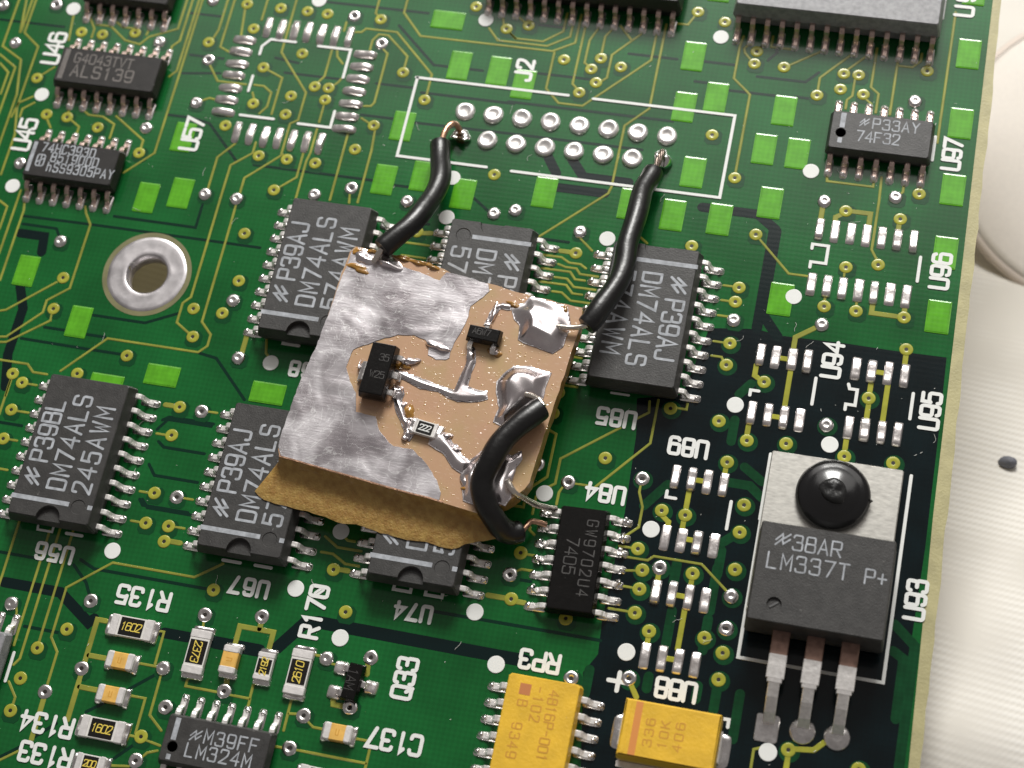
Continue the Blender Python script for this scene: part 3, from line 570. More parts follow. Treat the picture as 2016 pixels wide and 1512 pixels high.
def cloth_material():
    m = bpy.data.materials.new('cloth'); m.use_nodes = True; nt = m.node_tree; b = nt.nodes['Principled BSDF']; L = nt.links
    b.inputs['Roughness'].default_value = .85; b.inputs['Specular IOR Level'].default_value = .2
    tc = nt.nodes.new('ShaderNodeTexCoord'); mp = nt.nodes.new('ShaderNodeMapping'); mp.inputs['Rotation'].default_value = (0, 0, R(6)); L.new(tc.outputs['Object'], mp.inputs[0])
    rib = nt.nodes.new('ShaderNodeTexWave'); rib.bands_direction = 'Y'; rib.inputs['Scale'].default_value = .46; rib.inputs['Distortion'].default_value = 1.6; rib.inputs['Detail'].default_value = 1; rib.inputs['Detail Scale'].default_value = .25; L.new(mp.outputs[0], rib.inputs[0])
    mp2 = nt.nodes.new('ShaderNodeMapping'); mp2.inputs['Rotation'].default_value = (0, 0, R(38)); L.new(tc.outputs['Object'], mp2.inputs[0])
    dot = nt.nodes.new('ShaderNodeTexWave'); dot.bands_direction = 'X'; dot.inputs['Scale'].default_value = .85; dot.inputs['Distortion'].default_value = 1.0; L.new(mp2.outputs[0], dot.inputs[0])
    a = nt.nodes.new('ShaderNodeMath'); a.operation = 'MULTIPLY_ADD'; L.new(dot.outputs[1], a.inputs[0]); a.inputs[1].default_value = .35; L.new(rib.outputs[1], a.inputs[2])
    nz = nt.nodes.new('ShaderNodeTexNoise'); nz.inputs['Scale'].default_value = .09; nz.inputs['Detail'].default_value = 4; L.new(tc.outputs['Object'], nz.inputs[0])
    nr = nt.nodes.new('ShaderNodeMapRange'); nr.inputs['From Min'].default_value = .38; nr.inputs['From Max'].default_value = .62; L.new(nz.outputs[0], nr.inputs[0])
    am = nt.nodes.new('ShaderNodeMath'); am.operation = 'MULTIPLY'; L.new(a.outputs[0], am.inputs[0]); L.new(nr.outputs[0], am.inputs[1]); a = am
    r = nt.nodes.new('ShaderNodeValToRGB'); e = r.color_ramp.elements; e[0].position = .1; e[0].color = (.66, .63, .575, 1); e[1].position = 1.0; e[1].color = (.755, .73, .68, 1)
    L.new(a.outputs[0], r.inputs[0]); L.new(r.outputs[0], b.inputs['Base Color'])
    bp = nt.nodes.new('ShaderNodeBump'); bp.inputs['Strength'].default_value = .22; bp.inputs['Distance'].default_value = .12
    L.new(a.outputs[0], bp.inputs['Height']); L.new(bp.outputs[0], b.inputs['Normal']); M['cloth'] = m
cloth_material()

# ---------------------------------------------------------------- mesh helpers
class MB:
    def __init__(s): s.v = []; s.f = []; s.m = []; s.sm = []
    def add(s, vs, fs, mi=0, smooth=False):
        o = len(s.v); s.v += [tuple(p) for p in vs]
        for q in fs: s.f.append([i + o for i in q]); s.m.append(mi); s.sm.append(smooth)
    def mesh(s, name, mats):
        me = bpy.data.meshes.new(name); me.from_pydata(s.v, [], s.f)
        for k in (mats if isinstance(mats, (list, tuple)) else [mats]): me.materials.append(M[k])
        me.polygons.foreach_set('material_index', s.m); me.polygons.foreach_set('use_smooth', s.sm); me.update(); return me
    def cap(s, outline, z, holes=(), mi=0, up=True):
        ls = [[Vector((p[0], p[1], 0)) for p in outline]] + [[Vector((p[0], p[1], 0)) for p in h] for h in holes]
        flat = [(p.x, p.y, z) for l in ls for p in l]; fs = []
        for t in tessellate_polygon(ls):
            a, b, c = (Vector(flat[i]) for i in t)
            if (b - a).cross(c - a).z < 0: t = (t[0], t[2], t[1])
            fs.append(t if up else (t[0], t[2], t[1]))
        s.add(flat, fs, mi)
    def skin(s, rings, mi=0, smooth=False, closed=True):
        n = len(rings[0]); vs = [p for r in rings for p in r]; fs = []
        for k in range(len(rings) - 1):
            for i in range(n if closed else n - 1):
                j = (i + 1) % n; fs.append((k * n + i, k * n + j, (k + 1) * n + j, (k + 1) * n + i))
        s.add(vs, fs, mi, smooth)
    def prism(s, outline, z0, z1, chamfer=0.0, mi=0, holes=(), mtop=None, bottom=False):
        if area2(outline) < 0: outline = outline[::-1]
        top = inset(outline, chamfer) if chamfer else outline
        rings = [[(p[0], p[1], z0) for p in outline]]
        if chamfer: rings.append([(p[0], p[1], z1 - chamfer) for p in outline])
        rings.append([(p[0], p[1], z1) for p in top]); s.skin(rings, mi)
        s.cap(top, z1, holes, mi if mtop is None else mtop)
        if bottom: s.cap(outline, z0, holes, mi, False)
        for h in holes:
            h = h if area2(h) < 0 else h[::-1]; s.skin([[(p[0], p[1], z0) for p in h], [(p[0], p[1], z1) for p in h]], mi)
    def lathe(s, prof, n=16, c=(0, 0), mi=0, smooth=True, close=True):
        rings = [[(c[0] + r * math.cos(2 * math.pi * i / n), c[1] + r * math.sin(2 * math.pi * i / n), z) for i in range(n)] for r, z in prof]
        s.skin(rings, mi, smooth)
        if close: s.add(rings[-1], [tuple(range(n))], mi)
    def strip(s, pts, w, z=0.0, h=0.0, mi=0, closed=False, caps=True, top=.7, dz=0.0):   # flat or raised band along a polyline
        p = [Vector((q[0], q[1])) for q in pts]; n = len(p); L = []
        for i in range(n):
            a = p[i] - p[i - 1] if (i or closed) else p[1] - p[0]; b = p[(i + 1) % n] - p[i] if (i < n - 1 or closed) else p[-1] - p[-2]
            if a.length < 1e-6: a = b
            if b.length < 1e-6: b = a
            a = a.normalized(); b = b.normalized(); na = Vector((-a.y, a.x)); nb = Vector((-b.y, b.x)); m = na + nb
            if m.length < .3: m = na
            m = m.normalized(); L.append(m / max(.5, m.dot(na)))
        prof = [(-.5, 0), (.5, 0)] if not h else [(-.5, 0), (-.5 * top, h), (.5 * top, h), (.5, 0)]
        rings = [[(p[i].x - L[i].x * o * w, p[i].y - L[i].y * o * w, z + zz + i * dz) for o, zz in prof] for i in range(n)]
        if closed: rings.append([(x, y, zz + .5 * dz) for x, y, zz in rings[0]])
        s.skin(rings, mi, False, closed=False)
        if caps and not closed:
            for i, sgn in ((0, -1), (n - 1, 1)):
                d = (p[1] - p[0]) if i == 0 else (p[-1] - p[-2]); d = d.normalized() * sgn; nn = Vector((-d.y, d.x)); zz = z + h + i * dz; ww = w * (top if h else 1) / 2
                arc = [(p[i].x + ww * (nn.x * math.cos(t) + d.x * math.sin(t)), p[i].y + ww * (nn.y * math.cos(t) + d.y * math.sin(t)), zz) for t in [math.pi * k / 6 for k in range(7)]]
                s.add(arc[::-1], [tuple(range(7))], mi)
                if h: s.skin([arc, [(x + (x - p[i].x) * (1 / top - 1), y + (y - p[i].y) * (1 / top - 1), z) for x, y, _ in arc]], mi, False, closed=False)
    def tube(s, pts, r, n=14, mi=0, cap=True, wob=0.0):
        P = [Vector(q) for q in pts]; rings = []; up = Vector((0, 0, 1))
        for i, q in enumerate(P):
            d = (P[min(i + 1, len(P) - 1)] - P[max(i - 1, 0)]).normalized(); a = d.cross(up)
            if a.length < .2: a = d.cross(Vector((1, 0, 0)))
            a.normalize(); b = a.cross(d); rr = (r[i] if isinstance(r, list) else r) * (1 + wob * random.uniform(-1, 1))
            rings.append([tuple(q + a * rr * math.cos(2 * math.pi * k / n) + b * rr * math.sin(2 * math.pi * k / n)) for k in range(n)])
        s.skin([x[::-1] for x in rings], mi, True)
        if cap: s.add(rings[0], [tuple(range(n))], mi); s.add(rings[-1], [tuple(range(n))[::-1]], mi)
def area2(o): return sum(a[0] * b[1] - b[0] * a[1] for a, b in zip(o, o[1:] + o[:1]))
def inset(o, d):
    n = len(o); out = []
    for i in range(n):
        a = Vector(o[i][:2]) - Vector(o[i - 1][:2]); b = Vector(o[(i + 1) % n][:2]) - Vector(o[i][:2])
        if a.length < 1e-7: a = b
        if b.length < 1e-7: b = a
        a.normalize(); b.normalize(); na = Vector((-a.y, a.x)); nb = Vector((-b.y, b.x)); m = na + nb
        m = na if m.length < .2 else m.normalized(); k = d / max(.45, m.dot(na)); out.append((o[i][0] + m.x * k, o[i][1] + m.y * k))
    return out
def rect(cx, cy, w, h, c=0.0):
    x0, x1, y0, y1 = cx - w / 2, cx + w / 2, cy - h / 2, cy + h / 2
    if not c: return [(x0, y0), (x1, y0), (x1, y1), (x0, y1)]
    return [(x0 + c, y0), (x1 - c, y0), (x1, y0 + c), (x1, y1 - c), (x1 - c, y1), (x0 + c, y1), (x0, y1 - c), (x0, y0 + c)]
def circ(cx, cy, r, n=16): return [(cx + r * math.cos(2 * math.pi * i / n), cy + r * math.sin(2 * math.pi * i / n)) for i in range(n)]
def smooth_path(pts, k=6):
    P = [Vector(p) for p in pts]; P = [P[0] * 2 - P[1]] + P + [P[-1] * 2 - P[-2]]; out = []
    for i in range(1, len(P) - 2):
        for j in range(k):
            t = j / k; a, b, c, d = P[i - 1:i + 3]
            out.append(.5 * ((2 * b) + (c - a) * t + (2 * a - 5 * b + 4 * c - d) * t * t + (3 * b - a - 3 * c + d) * t ** 3))
    return out + [P[-2]]
def thing(name, label, cat, loc=(0, 0, 0), rot=0.0, group=None):
    o = bpy.data.objects.new(name, None); COLL.objects.link(o); o.location = loc; o.rotation_euler = (0, 0, R(rot)); o.empty_display_size = 1
    o['label'] = label; o['category'] = cat
    if group: o['group'] = group
    return o
def part(name, me, parent, loc=(0, 0, 0), rot=0.0, kind=None, label=None):
    o = bpy.data.objects.new(name, me); COLL.objects.link(o); o.parent = parent; o.location = loc; o.rotation_euler = (0, 0, R(rot))
    if kind: o['kind'] = kind
    if label: o['label'] = label
    return o

# ---------------------------------------------------------------- stroke lettering, 4 wide 6 high
def rc(*p): return ('c', list(p))
def sh(*p): return ('s', list(p))
O_ = rc((2, 6), (.0, 6), (0, 3), (0, 0), (2, 0), (4, 0), (4, 3), (4, 6), (2, 6))
GL = {
 '0': [O_], 'O': [O_], 'Q': [O_, sh((2.4, 1.6), (3.9, -.2))],
 '1': [sh((1.0, 4.9), (2, 6), (2, 0))], 'I': [sh((2, 0), (2, 6))],
 '2': [rc((.1, 4.6), (.2, 6), (2, 6), (4, 6), (4, 4.3), (3.4, 3), (0, 0)), sh((0, 0), (4, 0))],
 '3': [rc((.1, 5), (.4, 6), (2, 6), (3.8, 6), (3.8, 4.6), (3.7, 3.2), (1.6, 3.2)), rc((1.6, 3.2), (4, 3.2), (4, 1.6), (4, 0), (2, 0), (.2, 0), (0, 1.1))],
 '4': [sh((3, 0), (3, 6), (0, 1.9), (4.1, 1.9))],
 '5': [sh((3.8, 6), (.4, 6), (.2, 3.3)), rc((.2, 3.3), (1, 3.8), (2, 3.8), (4, 3.8), (4, 1.9), (4, 0), (2, 0), (.2, 0), (0, 1))],
 '6': [rc((3.6, 5.2), (3.2, 6), (2, 6), (0, 6), (0, 3), (0, 0), (2, 0), (4, 0), (4, 1.8), (4, 3.6), (2, 3.6), (.3, 3.6), (0, 1.8))],
 '7': [sh((0, 6), (4, 6), (1.4, 0))],
 '8': [rc((2, 3.2), (.1, 3.2), (.2, 4.6), (.2, 6), (2, 6), (3.8, 6), (3.8, 4.6), (3.9, 3.2), (2, 3.2)), rc((2, 3.2), (0, 3.2), (0, 1.6), (0, 0), (2, 0), (4, 0), (4, 1.6), (4, 3.2), (2, 3.2))],
 '9': [rc((.4, .8), (.8, 0), (2, 0), (4, 0), (4, 3), (4, 6), (2, 6), (0, 6), (0, 4.2), (0, 2.4), (2, 2.4), (3.7, 2.4), (4, 4.2))],
 'A': [sh((0, 0), (2, 6), (4, 0)), sh((.8, 2), (3.2, 2))], 'B': [sh((0, 0), (0, 6)), rc((0, 6), (2, 6), (3.7, 6), (3.7, 4.6), (3.7, 3.2), (2, 3.2), (0, 3.2)), rc((0, 3.2), (2, 3.2), (4, 3.2), (4, 1.6), (4, 0), (2, 0), (0, 0))],
 'C': [rc((3.9, 4.8), (3.6, 6), (2, 6), (0, 6), (0, 3), (0, 0), (2, 0), (3.6, 0), (3.9, 1.2))], 'D': [sh((0, 0), (0, 6)), rc((0, 6), (1.8, 6), (4, 6), (4, 3), (4, 0), (1.8, 0), (0, 0))],
 'F': [sh((0, 0), (0, 6), (3.8, 6)), sh((0, 3.1), (3, 3.1))], 'G': [rc((3.9, 4.8), (3.6, 6), (2, 6), (0, 6), (0, 3), (0, 0), (2, 0), (3.6, 0), (3.9, 1.4)), sh((3.9, 1.4), (3.9, 2.8), (2.3, 2.8))],
 'H': [sh((0, 0), (0, 6)), sh((4, 0), (4, 6)), sh((0, 3), (4, 3))], 'J': [rc((3.6, 6), (3.6, 2), (3.6, 0), (1.8, 0), (.2, 0), (0, 1.4))],
 'K': [sh((0, 0), (0, 6)), sh((3.8, 6), (.2, 2.6)), sh((1.2, 3.6), (4, 0))], 'L': [sh((0, 6), (0, 0), (3.6, 0))], 'M': [sh((0, 0), (0, 6), (2, 2), (4, 6), (4, 0))],
 'P': [sh((0, 0), (0, 6)), rc((0, 6), (2.2, 6), (4, 6), (4, 4.5), (4, 2.8), (2.2, 2.8), (0, 2.8))], 'R': [sh((0, 0), (0, 6)), rc((0, 6), (2.2, 6), (4, 6), (4, 4.5), (4, 2.9), (2.2, 2.9), (0, 2.9)), sh((2, 2.9), (4, 0))],
 'S': [rc((3.9, 5), (3.5, 6), (2, 6), (.1, 6), (.1, 4.6), (.1, 3.2), (2, 3.1), (4, 3), (4, 1.5), (4, 0), (2, 0), (.4, 0), (0, 1.1))], 'T': [sh((0, 6), (4, 6)), sh((2, 6), (2, 0))],
 'U': [rc((0, 6), (0, 2), (0, 0), (2, 0), (4, 0), (4, 2), (4, 6))], 'V': [sh((0, 6), (2, 0), (4, 6))], 'W': [sh((0, 6), (1, 0), (2, 4.4), (3, 0), (4, 6))], 'Y': [sh((0, 6), (2, 3), (4, 6)), sh((2, 3), (2, 0))],
 'Z': [sh((0, 6), (4, 6), (0, 0), (4, 0))], 'h': [sh((.4, 0), (.4, 6)), rc((.4, 3), (1, 4), (2, 4), (3.6, 4), (3.6, 0))], '-': [sh((.4, 3), (3.6, 3))], '+': [sh((.2, 3), (3.8, 3)), sh((2, 1), (2, 5))], '.': [sh((1.9, 0), (2.1, .2))], '/': [sh((.5, 0), (3.5, 6))],
 '~': [sh((-.4, 2.6), (1.6, 5.4), (2.0, 3.4), (4.2, 5.8)), sh((-.4, .4), (1.6, 3.2), (2.2, 1.2), (4.2, 3.4))],
 '@': [O_, sh((.6, 2), (3.4, 4)), sh((2, .4), (2, 5.6))],
}
def chaikin(p):
    for _ in range(2):
        o = [p[0]]
        for a, b in zip(p, p[1:]): o += [(.75 * a[0] + .25 * b[0], .75 * a[1] + .25 * b[1]), (.25 * a[0] + .75 * b[0], .25 * a[1] + .75 * b[1])]
        p = o + [p[-1]]
    return p
def letters(mb, text, x, y, h, adv, z, sw, wr=.62, rot=0.0, mi=0, jitter=0.0, slant=0.0):
    """x, y: centre of the first letter; the line runs along +x turned by rot degrees"""
    c, s = math.cos(R(rot)), math.sin(R(rot)); k = 0
    for i, ch in enumerate(text):
        for kind, pts in GL.get(ch, []):
            p = chaikin(pts) if kind == 'c' else pts; q = []
            for a, b in p:
                u = (a / 4 - .5) * h * wr + (b / 6 - .5) * h * slant + i * adv; v = (b / 6 - .5) * h + jitter * math.sin(i * 5.1)
                q.append((x + c * u - s * v, y + s * u + c * v))
            mb.strip(q, sw, z + k * .0011, 0, mi, dz=.00013); k += 1
# ================================================================ SETTING: white cloth under the board
def cloth_z(x, y):
    t = -4.5 - max(0, y + 45) * .5
    return t + .6 * math.sin(x * .11 + y * .05) + .4 * math.sin(y * .23 - x * .06) + .22 * math.sin(y * .61 + 2.2 * math.sin(x * .09))
mb = MB(); NX, NY = 130, 150
X = [-160 + 320 * i / NX for i in range(NX + 1)]; Y = [-140 + 300 * j / NY for j in range(NY + 1)]
mb.add([(x, y, cloth_z(x, y)) for y in Y for x in X], [(j * (NX + 1) + i, j * (NX + 1) + i + 1, (j + 1) * (NX + 1) + i + 1, (j + 1) * (NX + 1) + i) for j in range(NY) for i in range(NX)], 0, True)
o = part('table_cloth', mb.mesh('table_cloth', 'cloth'), None, kind='structure')
mb = MB(); mb.lathe([(.0, -.4), (.55, -.3), (.72, .1), (.5, .45), (.15, .6)], 12)
mb.v = [(x * 1.1 + .25 * math.sin(3 * z), y * .8, z) for x, y, z in mb.v]
o = part('crumb', mb.mesh('crumb', 'speck'), None, (50.43, -17.6, cloth_z(50.43, -17.6) + .3)); o['label'] = 'small dark blurred crumb lying on the white cloth right of the board'; o['category'] = 'crumb'
t = thing('round_dish', 'pale pinkish round dish, mostly out of frame, on white cloth past the board edge', 'dish', (57.1, 20.6, cloth_z(57, 8) + .4))
mb = MB(); mb.lathe([(14.6, .1), (14.5, .8), (13.6, 1.1), (10.5, 1.5), (7, 1.8), (3, 2.0), (.2, 2.05)], 64); mb.v = [(x, y * 1.13, z) for x, y, z in mb.v]; part('bowl', mb.mesh('bowl', 'dish'), t)
mb = MB(); mb.lathe([(14.4, .0), (15.0, .2), (15.05, .6), (14.8, .9), (14.4, .95)], 64, close=False); mb.v = [(x, y * 1.13, z) for x, y, z in mb.v]; part('rim', mb.mesh('rim', 'dish_rim'), t)

# ================================================================ CIRCUIT BOARD
pcb = thing('circuit_board', 'large green circuit board with yellow traces, white lettering and soldered parts', 'circuit board')
HOLE = (-23.95, -19.42)
edge_in = [(44.62, -63), (44.3, -49.4), (43.98, -38), (43.72, -29.9), (43.47, -11.1), (43.2, 8), (43.09, 17), (42.9, 40)]
edge_out = []
for i in range(90):
    y = -66 + i * 1.25; x = 45.36 - (y + 60) * .0195
    edge_out.append((x + random.uniform(-.08, .07), y + random.uniform(-.3, .3)))
hole = circ(*HOLE, 1.82, 40)
mb = MB(); mb.prism([(-78, -66)] + edge_out + [(-78, 45.3)], -1.6, -.031, 0, 0, [hole], bottom=True); part('laminate', mb.mesh('laminate', 'laminate'), pcb)
mb = MB(); mb.prism([(-77.9, -65.9)] + [(44.7, -65.9)] + edge_in + [(42.8, 45), (-77.9, 45)], -.03, 0, .01, 0, [hole]); part('solder_mask', mb.mesh('solder_mask', 'solder_mask'), pcb)
mb = MB(); mb.cap(BARE_PLANE, .004); part('bare_area', mb.mesh('bare_area', 'mask_bare'), pcb)
def inside(p, poly):
    c = False
    for a, b in zip(poly, poly[1:] + poly[:1]):
        if (a[1] > p[1]) != (b[1] > p[1]) and p[0] < (b[0] - a[0]) * (p[1] - a[1]) / (b[1] - a[1]) + a[0]: c = not c
    return c
for k, l in enumerate(BURIED_GAPS): mb = MB(); mb.strip(l, .26, .006 + k * .00005); part('buried_gap', mb.mesh('buried_gap', 'mask_gap'), pcb)
for k, l in enumerate(WIDE_GAPS): mb = MB(); mb.strip(l, .85 if k < 9 else 1.0, .009 + k * .00005); part('buried_gap', mb.mesh('buried_gap', 'mask_deep'), pcb)
for k, l in enumerate(BURIED_TRACES): mb = MB(); mb.strip(l, .75, .0085 + k * .00005); part('buried_trace', mb.mesh('buried_trace', 'mask_buried'), pcb)
mb = MB(); k = 0
for p in MASKED_VIAS + TINNED_VIAS:
    if inside(p, BARE_PLANE): mb.cap(circ(p[0] + .1, p[1] - .12, .80, 18), .0115 + k * .00003, mi=1)
    elif k % 4: mb.cap(rect(p[0] + .14, p[1] - .2, 1.45, 1.45, .3), .0115 + k * .00003, mi=0)
    k += 1
part('plane_clearance', mb.mesh('plane_clearance', ['mask_halo', 'mask_buried']), pcb, kind='stuff')
# copper under the mask
for l in TRACES: mb = MB(); mb.strip(l, .225, 0, .034, top=.62); part('trace', mb.mesh('trace', 'mask_trace'), pcb)
for l in WIDE_TRACES: mb = MB(); mb.strip(l, .44, 0, .032, top=.8); part('trace', mb.mesh('trace', 'mask_via' if inside(l[0], BARE_PLANE) else 'mask_trace'), pcb)
mb = MB(); mb.lathe([(.55, 0), (.53, .040), (.49, .054), (.30, .054), (.18, .048), (.155, .038)], 20, close=False); mb.cap(circ(0, 0, .156, 20), .038, mi=1)
via_me = mb.mesh('via', ['mask_via', 'hole_dark'])
for p in MASKED_VIAS: part('via', via_me, pcb, (p[0], p[1], 0), random.uniform(0, 360))
tin = []
for v in range(3):
    mb = MB()
    if v < 2: mb.lathe([(.60, 0), (.58, .05), (.50, .10), (.38, .125), (.27, .105), (.19, .06), (.16, .03)], 20, close=False); mb.cap(circ(0.02, 0, .17, 20), .031, mi=1)
    else: mb.lathe([(.60, 0), (.58, .07), (.48, .17), (.34, .22), (.2, .21), (.08, .17)], 20)
    mb.v = [(x * (1 + .04 * math.sin(5 * y + v)), y * (1 + .03 * math.cos(4 * x)), z) for x, y, z in mb.v]; tin.append(mb.mesh('tinned_via', ['solder', 'hole_dark']))
for k, p in enumerate(TINNED_VIAS):
    v = (0 if p[1] < -27 else random.choice((0, 2, 2))) if k % 5 else 2
    part('tinned_via', tin[v], pcb, (p[0], p[1], 0), random.uniform(0, 360))
mb = MB(); mb.lathe([(.68, 0), (.67, .022), (.63, .03)], 28, smooth=False); dot_me = mb.mesh('printed_dot', 'silk')
for p in DOTS: part('printed_dot', dot_me, pcb, (p[0], p[1], .035))
def bevel_slab(w, h, z0, z1, b, c=.06):
    m = MB(); o1 = rect(0, 0, w, h, c); m.skin([[(x, y, z0) for x, y in o1], [(x, y, z1 - b * .15) for x, y in inset(o1, .01)], [(x, y, z1) for x, y in inset(o1, b)]], 0); m.cap(inset(o1, b), z1); return m
for k, p in enumerate(PATCHES):
    w, h = (1.9, 2.9) if p[3] > p[2] * 1.15 else ((2.95, 1.86) if p[2] > p[3] * 1.3 else (p[2], p[3]))
    if p[2] < 1.7: w = p[2]
    part('copper_patch', bevel_slab(w + random.uniform(-.03, .03), h, 0, .05, .13).mesh('copper_patch', 'mask_patch'), pcb, (p[0], p[1], .013))
def dome(w, l, h, seed=0, n=9, ex=4, px=6, lean=0.0, rnd_c=.12):
    rnd = random.Random(seed); m = MB(); vs = []; a, b, c = rnd.uniform(-.2, .2) - lean, rnd.uniform(-.15, .15), rnd.uniform(0, 6)
    for j in range(n * 2 + 1):
        for i in range(n + 1):
            u = -1 + 2 * i / n; v = -1 + j / n
            k = max(0, 1 - abs(u) ** ex) ** .5 * max(0, 1 - abs(v) ** px) ** .62
            rr = 1 - rnd_c * abs(u) ** 3 * abs(v) ** 4
            vs.append((u * w / 2 * rr, v * l / 2 * rr, h * k * (1 + a * v + b * u + .12 * math.sin(4 * v + c))))
    m.add(vs, [(j * (n + 1) + i, j * (n + 1) + i + 1, (j + 1) * (n + 1) + i + 1, (j + 1) * (n + 1) + i) for j in range(n * 2) for i in range(n)], 0, True); return m
fat = [dome(.74, 2.2, .34, k, px=2.6, lean=.25).mesh('solder_pad', 'solder_dull') for k in range(5)]
for k, p in enumerate(PADS_ALONG_Y): part('solder_pad', fat[k % 5], pcb, (p[0], p[1], .004))
for k, p in enumerate(PADS_ALONG_X): part('solder_pad', fat[(k * 2 + 1) % 5], pcb, (p[0], p[1], .004), 90)
slim = [dome(.76, 2.05, .21, 20 + k, ex=10, px=5, lean=.42, rnd_c=.05).mesh('solder_pad', 'solder_dull') for k in range(6)]
for k, p in enumerate(PADS_ROWS):
    o = part('solder_pad', slim[(k * 5 + k // 4) % 6], pcb, (p[0], p[1], .004), random.uniform(-1, 1)); o.scale = (random.uniform(.92, 1.06), random.uniform(.95, 1.03), random.uniform(.55, 1.5))
hp = []
for v in range(4):
    mb = MB(); rnd = random.Random(v); a, b = rnd.uniform(0, 6), rnd.uniform(0, 6)
    mb.lathe([(.90, 0), (.88, .12), (.78, .26), (.62, .33), (.48, .31), (.36, .24), (.2, .2), (.06, .19)], 28)
    mb.v = [(x * (1 + .03 * math.sin(3 * y + a)), y * (1 + .03 * math.sin(3 * x + b)), z * (1 + .12 * math.sin(2 * x + b) + .10 * math.cos(2.5 * y + a))) for x, y, z in mb.v]
    hp.append(mb.mesh('header_pad', 'solder_bright'))
for i in range(8):
    part('header_pad', hp[(i * 3) % 4], pcb, (i * 2.54, 0, .004), 40 * i)
    if 0 < i < 7: part('header_pad', hp[(i * 3 + 2) % 4], pcb, (i * 2.54, -2.54, .004), 70 * i)
def lump(rx, ry, h, seed, n=22, m=7, rag=.14, apex=.22, taper=1.0):
    rnd = random.Random(seed); ph = [rnd.uniform(0, 6.28) for _ in range(8)]; b = MB(); rings = []
    for j in range(m):
        t = j / (m - 1); r = math.cos(t * math.pi / 2) ** .8; rg = []
        for i in range(n):
            a = 2 * math.pi * i / n; q = 1 + rag * (math.sin(2 * a + ph[0]) + .7 * math.sin(3 * a + ph[1]) + .5 * math.sin(5 * a + ph[2]))
            x, y = rx / 2 * r * q * math.cos(a), ry / 2 * r * q * math.sin(a)
            rg.append((x, y - apex * ry * math.sin(t * math.pi / 2), h * math.sin(t * math.pi / 2) ** taper * (1 + .22 * math.sin(3.1 * x / rx * 2 + ph[3]) + .2 * math.sin(4.3 * y / ry * 2 + ph[4]) + .1 * math.sin(9 * a + ph[5]) * (1 - t))))
        rings.append(rg)
    b.skin(rings, 0, True); b.add(rings[-1], [tuple(range(n))], 0, True); return b
part('solder_joint', lump(1.7, 1.5, .75, 3).mesh('solder_joint', 'solder'), pcb, (.12, -2.45, 0), label='lumpy joint holding the copper end of a wire')
part('flux_residue', lump(1.0, .9, .8, 5, rag=.2).mesh('flux_residue', 'flux'), pcb, (.15, -2.75, .2))
part('solder_joint', lump(1.6, 1.9, 1.0, 9).mesh('solder_joint', 'solder'), pcb, (17.8, -2.3, 0), label='tall dark joint round a twisted wire end')
# plated mounting hole
mb = MB(); mb.cap(circ(*HOLE, 3.95, 56), .018, [circ(*HOLE, 1.83, 56)]); part('bare_ring', mb.mesh('bare_ring', 'ring_margin'), pcb)
mb = MB(); prof = [(3.52, .018), (3.48, .05), (3.2, .062), (2.75, .066), (2.5, .052), (2.2, .068), (1.95, .066), (1.81, .03), (1.80, -1.5)]; rings = []
for r, z in prof: rings.append([(HOLE[0] + r * math.cos(2 * math.pi * i / 64) * (1 + .006 * math.sin(i * .9)), HOLE[1] + r * math.sin(2 * math.pi * i / 64), z + (.006 * math.sin(i * .7 + r * 3) if 0.05 < z else 0)) for i in range(64)])
mb.skin(rings, 0, True); part('mounting_ring', mb.mesh('mounting_ring', 'tin_rough'), pcb)
# white print
for k, l in enumerate(OUTLINES):
    mb = MB(); mb.strip(l, .27 if k not in (20, 21) else .2, .05, .02, top=.85); part('printed_line', mb.mesh('printed_line', 'silk'), pcb)
for s, rot, h, a, b in DESIGNATORS:
    n = len(s) - 1; adv = math.hypot(b[0] - a[0], b[1] - a[1]) / n; c, q = math.cos(R(rot)), math.sin(R(rot))
    mb = MB(); letters(mb, s, a[0], a[1], h * .88, adv, .067, .30, .58, rot); part('printed_designator', mb.mesh('printed_designator', 'silk'), pcb)
mb = MB(); letters(mb, '0', -2.1 + .0, -44.09, .75, 1, .066, .2, .3, 135); part('printed_designator', mb.mesh('printed_designator', 'silk'), pcb)
mb = MB(); mb.strip([(22.35, -47.6), (22.35, -46.2)], .34, .056); mb.strip([(21.6, -46.9), (23.1, -46.9)], .34, .058); part('printed_plus', mb.mesh('printed_plus', 'silk'), pcb)
# settled dust, hairs and flux crumbs
mb = MB(); rnd = random.Random(12)
for k in range(300):
    x, y = rnd.uniform(-40, 43), rnd.uniform(-60, 12); a = rnd.uniform(0, 3.14); l = rnd.choice((.05, .06, .08, .1, .22)); wd = rnd.uniform(.025, .05)
    q = [(x, y, .07), (x + l * math.cos(a), y + l * math.sin(a), .075 + rnd.uniform(0, .05)), (x + l * math.cos(a) - wd * math.sin(a), y + l * math.sin(a) + wd * math.cos(a), .07), (x - wd * math.sin(a) * .6, y + wd * math.cos(a) * .6, .07)]
    mb.add(q, [(0, 1, 2, 3)])
for k in range(34):
    x, y = rnd.uniform(-30, 43), rnd.uniform(-55, 8); a = rnd.uniform(0, 6.28); p = []
    for j in range(7): p.append((x, y, .08 + .03 * math.sin(j))); a += rnd.uniform(-.6, .6); x += .14 * math.cos(a); y += .14 * math.sin(a)
    mb.tube(p, .014, 4, cap=False)
part('dust', mb.mesh('dust', 'dust'), pcb, kind='stuff')

